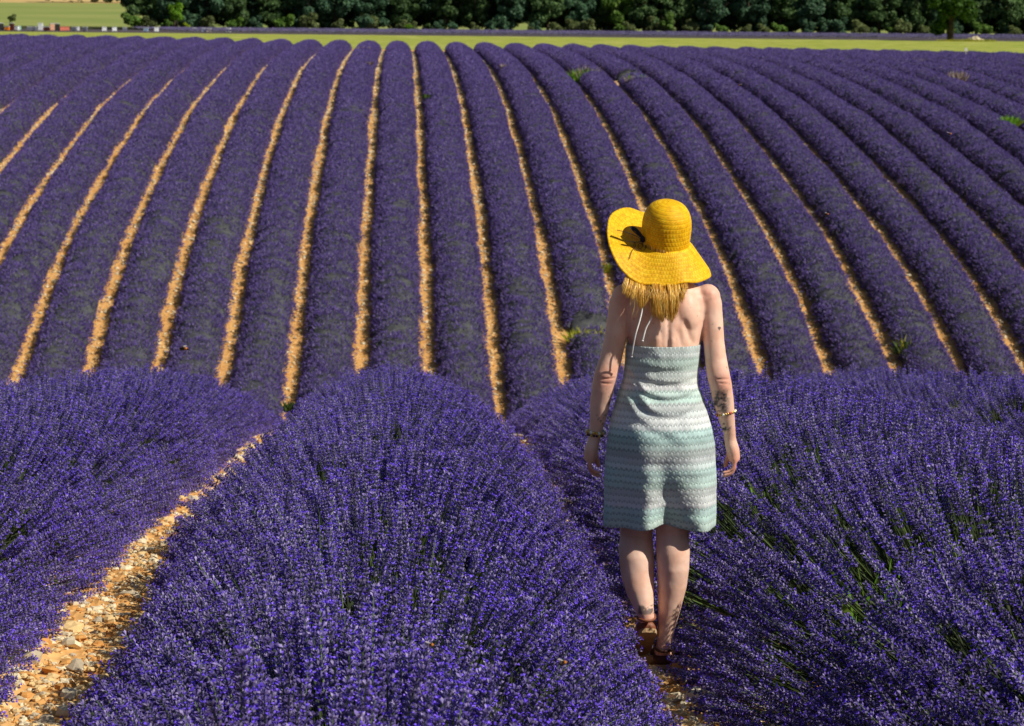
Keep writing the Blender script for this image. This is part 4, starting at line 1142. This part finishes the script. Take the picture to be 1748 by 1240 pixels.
def trunk_mesh(seed, h, rad):
    r = np.random.default_rng(seed); mb = MB()
    lean = r.normal(0, .03, 2)
    pts = [np.array([lean[0] * t * h, lean[1] * t * h, t * h]) for t in np.linspace(-.04, .8, 7)]
    mb.tube(pts, [rad * 1.35, rad * 1.05, rad * .9, rad * .75, rad * .55, rad * .35, rad * .12], 9)
    for k in range(6):
        t = r.uniform(.28, .62); a = r.uniform(0, 6.28); L = h * r.uniform(.22, .36)
        p = np.array([lean[0] * t * h, lean[1] * t * h, t * h]); d = np.array([math.cos(a), math.sin(a), r.uniform(.35, .9)])
        mb.tube([p, p + d * L * .5, p + d * L + np.array([0, 0, .1 * L])], [rad * .4, rad * .25, rad * .06], 6)
    return mb.mesh('trunk', [M_BARK], True)

def leaf_mat(name, lo, hi, var=0.12): return plant_mat(name, [(0.0, lo), (0.6, tuple((a + b) / 2 for a, b in zip(lo, hi))), (1.0, hi)], rough=0.6, trans=0.35, obj_var=var, spec=0.2)
M_T = [leaf_mat('oak_leaf', (.045, .095, .034), (.13, .22, .07)), leaf_mat('blue_green_leaf', (.040, .095, .055), (.115, .22, .11)),
       leaf_mat('mid_green_leaf', (.07, .15, .025), (.18, .31, .05)), leaf_mat('olive_leaf', (.09, .13, .04), (.22, .26, .10))]
M_BRIGHT = leaf_mat('bright_leaf', (.09, .22, .01), (.22, .40, .03)); M_LONE = leaf_mat('lone_tree_leaf', (.018, .05, .007), (.065, .15, .012)); M_YELLOWGREEN = leaf_mat('yellow_green_leaf', (.25, .36, .01), (.45, .52, .03))
CROWNS = [crown_mesh('crown', 700 + i, (4.4, 5.2, 3.8, 4.8, 4.1, 5.0)[i], 4.2, (10.5, 12.5, 9.5, 11.5, 10, 12)[i], 0.30, 5200, M_T[(0, 1, 0, 2, 1, 0)[i]], 46, 0.2, (.12, .27)) for i in range(6)]
TRUNKS = [trunk_mesh(720 + i, 10, 0.24) for i in range(3)]
r = np.random.default_rng(5)
TENS = ['', '', 'twenty', 'thirty', 'forty', 'fifty', 'sixty']
def nth(k):
    w = ORD[k] if k <= 20 else ((TENS[k // 10] + '-' + ORD[k % 10]) if k % 10 else TENS[k // 10][:-1] + 'ieth')
    return w + ' from its left end'
X_LEFT = (207 - 686) / F_PX * 508
tree_no = 0
tree_src = []
def put_tree(x, y, crown, trunk, label, group, s=1.0, name='oak_tree', cat='tree'):
    z = float(ground_z(x, y))
    t = thing(name, label, cat, (x, y, z - .05), group, r.uniform(0, 6.28))
    t.scale = (s * r.uniform(.92, 1.08), s, s * r.uniform(.9, 1.1))
    c = bpy.data.objects.new('crown', crown); COL.objects.link(c); c.parent = t
    k = bpy.data.objects.new('trunk', trunk); COL.objects.link(k); k.parent = t
    return t, c
x = X_LEFT + 4.3; first = True
while x < 130:
    i = int(r.integers(0, 6))
    lab = 'dark oak at the left end of the wood, beside the pale field' if first else 'dark leafy oak in the front of the wood, %s' % nth(tree_no + 1)
    t, c = put_tree(x, 505 + r.uniform(-1.5, 3.0), CROWNS[2 if first else i], TRUNKS[tree_no % 3], lab, 'dark oaks along the front of the wood', r.uniform(.85, 1.1))
    tree_src.append(c); first = False
    x += r.uniform(4.2, 6.8); tree_no += 1
# low bushes under the front trees
BUSH = [crown_mesh('foliage', 760 + i, 1.7, 1.5, 2.6, 0.2, 1100, M_T[(2, 3, 1)[i]], 9, 0.1) for i in range(3)]
bxs = np.sort(X_LEFT + 2 + 168 * (np.arange(52) + r.uniform(0, .9, 52)) / 52)
for k in range(52):
    x = float(bxs[k]); y = 502.5 + r.uniform(-.8, .8)
    i = int(r.integers(0, 3))
    o = obj('bush', BUSH[i], None, (x, y, float(ground_z(x, y)))); s = r.uniform(.7, 1.35); o.scale = (s * 1.1, s, s); o.rotation_euler = (0, 0, r.uniform(0, 6))
    tag(o, 'low %s bush at the foot of the dark wood, %s' % (('mid green', 'olive', 'blue green')[i], nth(k + 1)), 'bush', 'bushes along the foot of the wood')
# the depth of the wood behind reads as one dark mass
G_WOOD = instancer_group('woods', tree_src[:6])
xs = []; 
for yy in (511, 518, 526, 535, 545):
    q = np.arange(X_LEFT + 5, 150, 4.6); q = q + r.uniform(-1.2, 1.2, len(q)); xs.append(np.stack([q, np.full(len(q), yy) + r.uniform(-2, 2, len(q))], 1))
xs = np.concatenate(xs)
scatter('woods', G_WOOD, np.stack([xs[:, 0], xs[:, 1], ground_z(xs[:, 0], xs[:, 1])], 1), yaw_quats(len(xs)), r.uniform(.95, 1.2, len(xs)), r.integers(0, 6, len(xs)))
# trees and shrubs that stand out
bright = crown_mesh('crown', 801, 1.6, 1.6, 5.5, 0.2, 1500, M_BRIGHT, 12, 0.6)
p = at_depth(303, 50, 499.0); put_tree(p[0], 499.0, bright, trunk_mesh(802, 4, .07), 'young bright green tree before the dark wood at upper left', None, 1.0, 'young_tree')
p = at_depth(1137, 50, 500.0); put_tree(p[0], 500.0, crown_mesh('crown', 803, 1.5, 1.4, 4.2, 0.2, 1200, M_T[2], 10, 0.5), trunk_mesh(804, 4, .07), 'slim mid green tree before the wood, above the woman', None, 1.0, 'young_tree')
for px_, w_, lab, mt in ((320, 1.0, 'round yellow green shrub at the foot of the young bright tree', M_YELLOWGREEN), (697, .9, 'yellow green shrub under the wood, above the crest rows', M_BRIGHT), (905, .9, 'small light shrub under the middle of the wood', M_T[3])):
    p = at_depth(px_, 50, 498.5); o = obj('shrub', crown_mesh('foliage', 810 + px_, 1.0 * w_, 0.8 * w_, 1.5, 0.15, 600, mt, 7, 0.1), None, (p[0], 498.5, float(ground_z(p[0], 498.5)))); tag(o, lab, 'shrub')
# the lone tree on the meadow's edge
p = on_ground(1622, 67, 300); lone_y = 425.0
p = at_depth(1622, 66, lone_y)
lt, _ = put_tree(p[0], lone_y, crown_mesh('crown', 820, 5.0, 4.4, 8.6, 0.26, 6200, M_LONE, 40, 1.25, (.14, .30)), trunk_mesh(821, 9.0, .42), 'lone green tree standing on the meadow edge at upper right', None, 1.0, 'lone_tree')
# heap of pale stones and yellow grass beside it
p = at_depth(1664, 62, 424.0); hz = float(ground_z(p[0], 424))
heap = thing('stone_heap', 'heap of pale stones beside the lone tree', 'stone heap', (p[0], 424, hz))
pile = np.random.default_rng(77)
for k in range(26):
    a = pile.uniform(0, 6.28); q = pile.random() ** .5; z = (1 - q) * .55
    o = bpy.data.objects.new('stone', STONES[(1, 4, 1, 5)[k % 4]]); COL.objects.link(o); o.parent = heap
    o.location = (1.15 * q * math.cos(a), .7 * q * math.sin(a), z + .08); s = pile.uniform(.22, .42); o.scale = (s, s, s); o.rotation_euler = (pile.uniform(-.5, .5), pile.uniform(-.5, .5), a * 3)

def blade_patch(name, seed, n, rx, ry, hmin, hmax, w, mat, lean=.5):
    q = np.random.default_rng(seed); V = []
    for k in range(n):
        a = q.uniform(0, 6.28); rr = q.random() ** .5; b = np.array([rx * rr * math.cos(a), ry * rr * math.sin(a), 0])
        d = np.array([q.normal(0, lean), q.normal(0, lean), 1.0]); d /= np.linalg.norm(d); L = q.uniform(hmin, hmax); u = np.cross(d, q.normal(0, 1, 3)); u /= np.linalg.norm(u)
        V += [b - u * w * .5, b + u * w * .5, b + d * L * .6 + u * w * .6, b + d * L + np.array([0, 0, -.12 * L])]
    return mesh(name, V, np.arange(n * 4).reshape(n, 4), [mat])
p = at_depth(1650, 67, 421.5)
o = obj('dry_grass', blade_patch('dry_grass', 3, 900, 4.2, .9, .2, .5, .05, M_YELLOWWEED), None, (p[0], 421.5, float(ground_z(p[0], 421.5)))); tag(o, kind='stuff')

# ---- the far lavender strip before the wood
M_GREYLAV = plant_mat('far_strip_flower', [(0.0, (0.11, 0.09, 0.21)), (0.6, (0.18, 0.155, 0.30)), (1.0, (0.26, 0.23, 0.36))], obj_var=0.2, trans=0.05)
t2 = []
for i in range(3):
    m_ = TUFTS[i].copy(); m_.name = 'flower_tuft'; m_.materials[0] = M_GREYLAV
    t2.append(obj('flower_tuft', m_, None, (20 + 8 * i, 450, float(ground_z(20 + 8 * i, 450)) + .25)))
G_TUFT2 = instancer_group('far_flower_tufts', t2)
q = np.random.default_rng(44); n = 15000
xs = q.uniform(-75, 150, n) ; rows_y = 434 + 2.0 * q.integers(0, 31, n); ys = rows_y + q.normal(0, .35, n)
ok = xs > -30 - (ys - 430) * .2; xs = xs[ok]; ys = ys[ok]; n = len(xs)
scatter('far_lavender', G_TUFT2, np.stack([xs, ys, ground_z(xs, ys) + .25], 1), yaw_quats(n), q.uniform(1.6, 2.5, n), q.integers(0, 3, n))
fl_root = bpy.data.objects['far_lavender']
for t_ in t2: t_.parent = fl_root
# ---- grass along the meadow
q = np.random.default_rng(45)

# ---- beehives beside the wood
def hive_mesh_parts(mb_col, w=.62, h=.52):
    return
HV = [(2, 45, 'black', 'leftmost black beehive at the edge of the meadow', 2), (12, 47, 'orange', 'orange beehive at far left of the meadow', 1), (20, 45, 'maroon', 'maroon beehive next to the orange one', 2),
      (28, 43, 'white', 'pale beehive behind the maroon and mint ones', 1), (32, 49, 'mint', 'mint green beehive by the meadow edge', 1), (50, 46, 'slate', 'slate grey beehive between mint and white ones', 1), (58, 47, 'slate', 'slate grey beehive close to the white one', 1),
      (69, 44, 'white', 'tall white beehive behind two maroon ones', 2), (74, 48, 'maroon', 'dark maroon beehive before the tall white one', 1), (81, 48, 'maroon', 'dark maroon beehive touching the peach one', 1), (89, 48, 'peach', 'peach beehive between maroon and black ones', 2),
      (98, 48, 'black', 'tall black beehive beside the salmon pair', 2), (106, 49, 'salmon', 'salmon beehive next to the black one', 1), (114, 49, 'salmon', 'salmon beehive at the right of its pair', 1),
      (127, 47, 'slate', 'dark slate beehive right of the salmon pair', 1), (132, 47, 'white', 'greyish white beehive right of the slate one', 1), (145, 48, 'slate', 'slate beehive in the gap before the two white ones', 1),
      (178, 49, 'white', 'greyish beehive left of the brightest white one', 1), (195, 49, 'white', 'brightest white beehive at the corner of the wood', 1), (213, 50, 'slate', 'slate beehive under the first oak', 1),
      (249, 49, 'blue', 'pale blue beehive under the oaks', 1), (267, 50, 'white', 'white beehive right of the pale blue one', 1), (332, 52, 'slate', 'grey beehive right of the yellow green shrub', 1),
      (348, 51, 'blue', 'small blue beehive left of a cream one', 1), (357, 50, 'cream', 'cream beehive under the wood', 1), (390, 51, 'white', 'rightmost white beehive, alone before the dark wood', 1)]
HC_ = {'black': (.02, .02, .022), 'orange': (.75, .22, .02), 'maroon': (.09, .02, .018), 'white': (.78, .80, .82), 'mint': (.38, .66, .52), 'slate': (.16, .17, .22), 'peach': (.72, .38, .24), 'salmon': (.72, .20, .13), 'blue': (.30, .42, .58), 'cream': (.60, .54, .42)}
HM = {k: plain('hive_' + k, v, .6, .3, scale=8) for k, v in HC_.items()}
M_TIN = plain('hive_tin_lid', (.55, .56, .58), .4, .4, .3); M_WOODGREY = plain('hive_stand_wood', (.18, .14, .10), .9); M_DARK = plain('hive_entrance_dark', (.01, .01, .01), .9)
hq = np.random.default_rng(12)
for px_, py_, colr, lab, tiers in HV:
    Y = 446 + hq.uniform(-3, 4); p = at_depth(px_, py_, Y); z = float(ground_z(p[0], Y))
    hv = thing('beehive', lab, 'beehive', (p[0], Y, z), 'beehives standing along the meadow', hq.uniform(-.3, .3))
    st = MB()
    for a in (-.22, .22): st.box((a, 0, .07), (.07, .55, .14))
    st.build('stand', [M_WOODGREY], hv)
    for t_ in range(tiers):
        h_ = .46
        bx_ = MB(); bx_.box((0, 0, .14 + h_ / 2 + t_ * (h_ + .012)), (.64, .58, h_), 0, .985)
        for sx in (-1, 1): bx_.box((sx * .335, 0, .14 + h_ * .7 + t_ * (h_ + .012)), (.03, .2, .05))
        bo = bx_.build('hive_box', [HM[colr]], hv)
    en = MB(); en.box((0, -.292, .19), (.3, .012, .03)); en.build('entrance', [M_DARK], hv)
    ld = MB(); zt = .14 + tiers * .472; ld.box((0, 0, zt + .05), (.70, .64, .09), 0, .97); ld.build('lid', [HM[colr] if colr in ('salmon', 'white', 'mint') else M_TIN], hv)

# ---- shrub on the pale field, stake, far trees at top left
p = on_ground(22, 39, 520, 1100); pz = float(p[2])
o = obj('shrub', crown_mesh('foliage', 870, 1.2, 1.1, 1.9, .2, 700, M_T[3], 8, .1), None, (p[0], p[1], pz)); tag(o, 'small dark round shrub alone on the pale green field', 'shrub')
p = on_ground(1648, 110, 150, 260)
stk = thing('stake', 'thin pale stake among the lavender at upper right', 'stake', (p[0], p[1], p[2])); mb = MB(); mb.tube([(0, 0, 0), (0.01, 0, .6), (0.015, 0, 1.2)], [.045, .042, .03], 6); mb.build('post', [plain('weathered_wood', (.5, .46, .42), .9)], stk)
mb = MB(); mb.box((0.015, -.035, 1.05), (.16, .02, .2)); mb.build('tag', [HM['white']], stk)
xs = np.arange(-160, -75, 5.0); xs = xs + r.uniform(-2, 2, len(xs))
G2 = G_WOOD
q2 = [(x_, 815 + r.uniform(-6, 6)) for x_ in np.arange(-91, -60, 3.4)]
q2 = np.array(q2)
scatter('woods', G_WOOD, np.stack([q2[:, 0], q2[:, 1], ground_z(q2[:, 0], q2[:, 1])], 1), yaw_quats(len(q2)), r.uniform(.7, 1.0, len(q2)), r.integers(0, 6, len(q2)))

# ---- weeds among the lavender
def weed(px_, py_, lab, mat, w_, h_, n_, name='weed', top=None, lift=0.0, lean=.5, up=0.0):
    p = on_ground(px_, py_, 60, 260, up)
    root = thing(name, lab, name.replace('_', ' '), (p[0], p[1], p[2] + lift - .04))
    obj('leaves', blade_patch('leaves', int(px_ * 7 + py_), n_, w_ * .5, w_ * .4, h_ * .5, h_, .06, mat, lean), root)
    if top is not None: 
        o = obj('seed_heads', blade_patch('seed_heads', int(px_ * 3 + py_), n_ // 5, w_ * .45, w_ * .3, h_ * .8, h_ * 1.25, .04, top, lean * .6), root)
    return root
weed(997, 134, 'bright green weed filling a break in a hillside row below the crest', M_WEED, 1.3, 1.15, 420, top=M_DRYWEED, up=.3)
weed(1001, 590, 'yellow green weed tuft beside the woman at the foot of the hillside', M_YELLOWWEED, 1.3, .85, 420)
weed(1543, 590, 'tall weed with yellow flowers in a hillside row right of the woman', M_WEEDDARK, .7, .7, 60, top=M_YELLOWWEED, lean=.35, up=.55, lift=.30)
weed(1721, 214, 'bright green bush growing in a hillside row at the right edge', M_WEED, .7, .8, 260, up=.5, lift=.4)
weed(1632, 135, 'dried brown weed among the rows at upper right', M_DRYWEED, 1.1, .8, 240, up=.55, lift=.45)
weed(1030, 466, 'yellow green weed in the gap left of the sun hat', M_YELLOWWEED, .35, .55, 120)
weed(1087, 138, 'greyish weed clump in a row right of the broken one', M_DRYWEED, 1.2, .6, 200, top=M_WEED, up=.55, lift=.42)
weed(1560, 105, 'small dry tuft near the crest at upper right', M_DRYWEED, 1.4, .5, 120, up=.6, lift=.5)
weed(492, 702, 'green weed at the foot of a gap, above the crest of the near rows', M_WEEDDARK, .45, .45, 120)
weed(737, 165, 'dark green tuft on the row right of the upright middle one', M_WEEDDARK, .9, .35, 200, up=.62, lift=.55)
weed(622, 84, 'pale dry patch of weeds on top of the row left of the upright middle one', M_DRYWEED, .9, .35, 120, up=.66, lift=.6)
weed(618, 108, 'reddish dry patch across the row left of the upright middle one', M_DRYWEED, 1.2, .3, 120, up=.66, lift=.6)
weed(866, 113, 'pale weeds on a row right of middle, near the crest', M_DRYWEED, .8, .4, 100, up=.66, lift=.55)
weed(1290, 106, 'faint dry tuft on the rows at right, close below the meadow', M_DRYWEED, .9, .4, 90, up=.66, lift=.55)
# fresh green stalks in the near rows
for px_, py_, lab in ((610, 800, 'cluster of green grass stalks in the middle of the near row'), (1520, 980, 'cluster of green grass stalks low in the right near row'), (1330, 800, 'green grass stalks at the top of the row right of the woman')):
    Y = {610: 12.5, 1520: 9.8, 1330: 13.5}[px_]; p = at_depth(px_, py_, Y)
    g_ = thing('grass_tuft', lab, 'grass', (p[0], Y, float(ground_z(p[0], Y)) + .2))
    obj('blades', blade_patch('blades', px_, 26, .16, .12, .30, .52, .006, M_WEED, .22), g_)

# ---- bees
def bee(px_, py_, Y, lab, s=1.0, rz=0.0, wing=True):
    p = at_depth(px_, py_, Y)
    b_ = thing('bee', lab, 'bee', p, 'bees over the lavender', rz); b_.scale = (s, s, s)
    body = MB(); body.ball((-.006, 0, 0), (.0075, .0042, .0042), 10, 6, 0); body.ball((.0035, 0, .0008), (.0042, .004, .004), 10, 6, 1); body.ball((.0085, 0, 0), (.0024, .0026, .0024), 8, 5, 0)
    body.build('body', [M_BEE0, M_BEE1], b_, smooth=True)
    for sy in (-1, 1):
        wg = MB(); wg.add([(.003, sy * .002, .004), (-.001, sy * .012, .008), (-.008, sy * .011, .007), (-.004, sy * .002, .0045)], [(0, 1, 2, 3)], 0); wg.build('wing', [M_WING], b_)
M_BEE0 = plain('bee_dark', (.03, .015, .008), .6, scale=300, vary=.5); M_BEE1 = plain('bee_orange', (.45, .16, .02), .8, scale=300); M_WING = plain('bee_wing', (.35, .32, .30), .3)
bee(315, 596, 8.5, 'orange and black bee flying before the hillside at left', 1.2, -.4)
bee(1622, 229, 9.5, 'bee hovering before the hillside at the upper right', .8, 1.0)
bee(1412, 366, 11.0, 'tiny bee flying right of the yellow hat', .8, 0.2)
bee(1263, 146, 12.0, 'tiny bee flying high above the hat near the crest', .8, 2.0)
for px_, py_, lab in ((735, 1102, 'bee feeding on the near lavender at the bottom'), (962, 1132, 'bee feeding on the near lavender left of her feet')):
    v_ = ray(px_, py_); tt = np.arange(4, 14, .01); hh = EYE + v_[2] * tt - ground_z(v_[0] * tt, v_[1] * tt)
    k_ = np.argmax(hh < .72); bee(px_, py_, float(v_[1] * tt[k_]), lab, 1.0, .7)
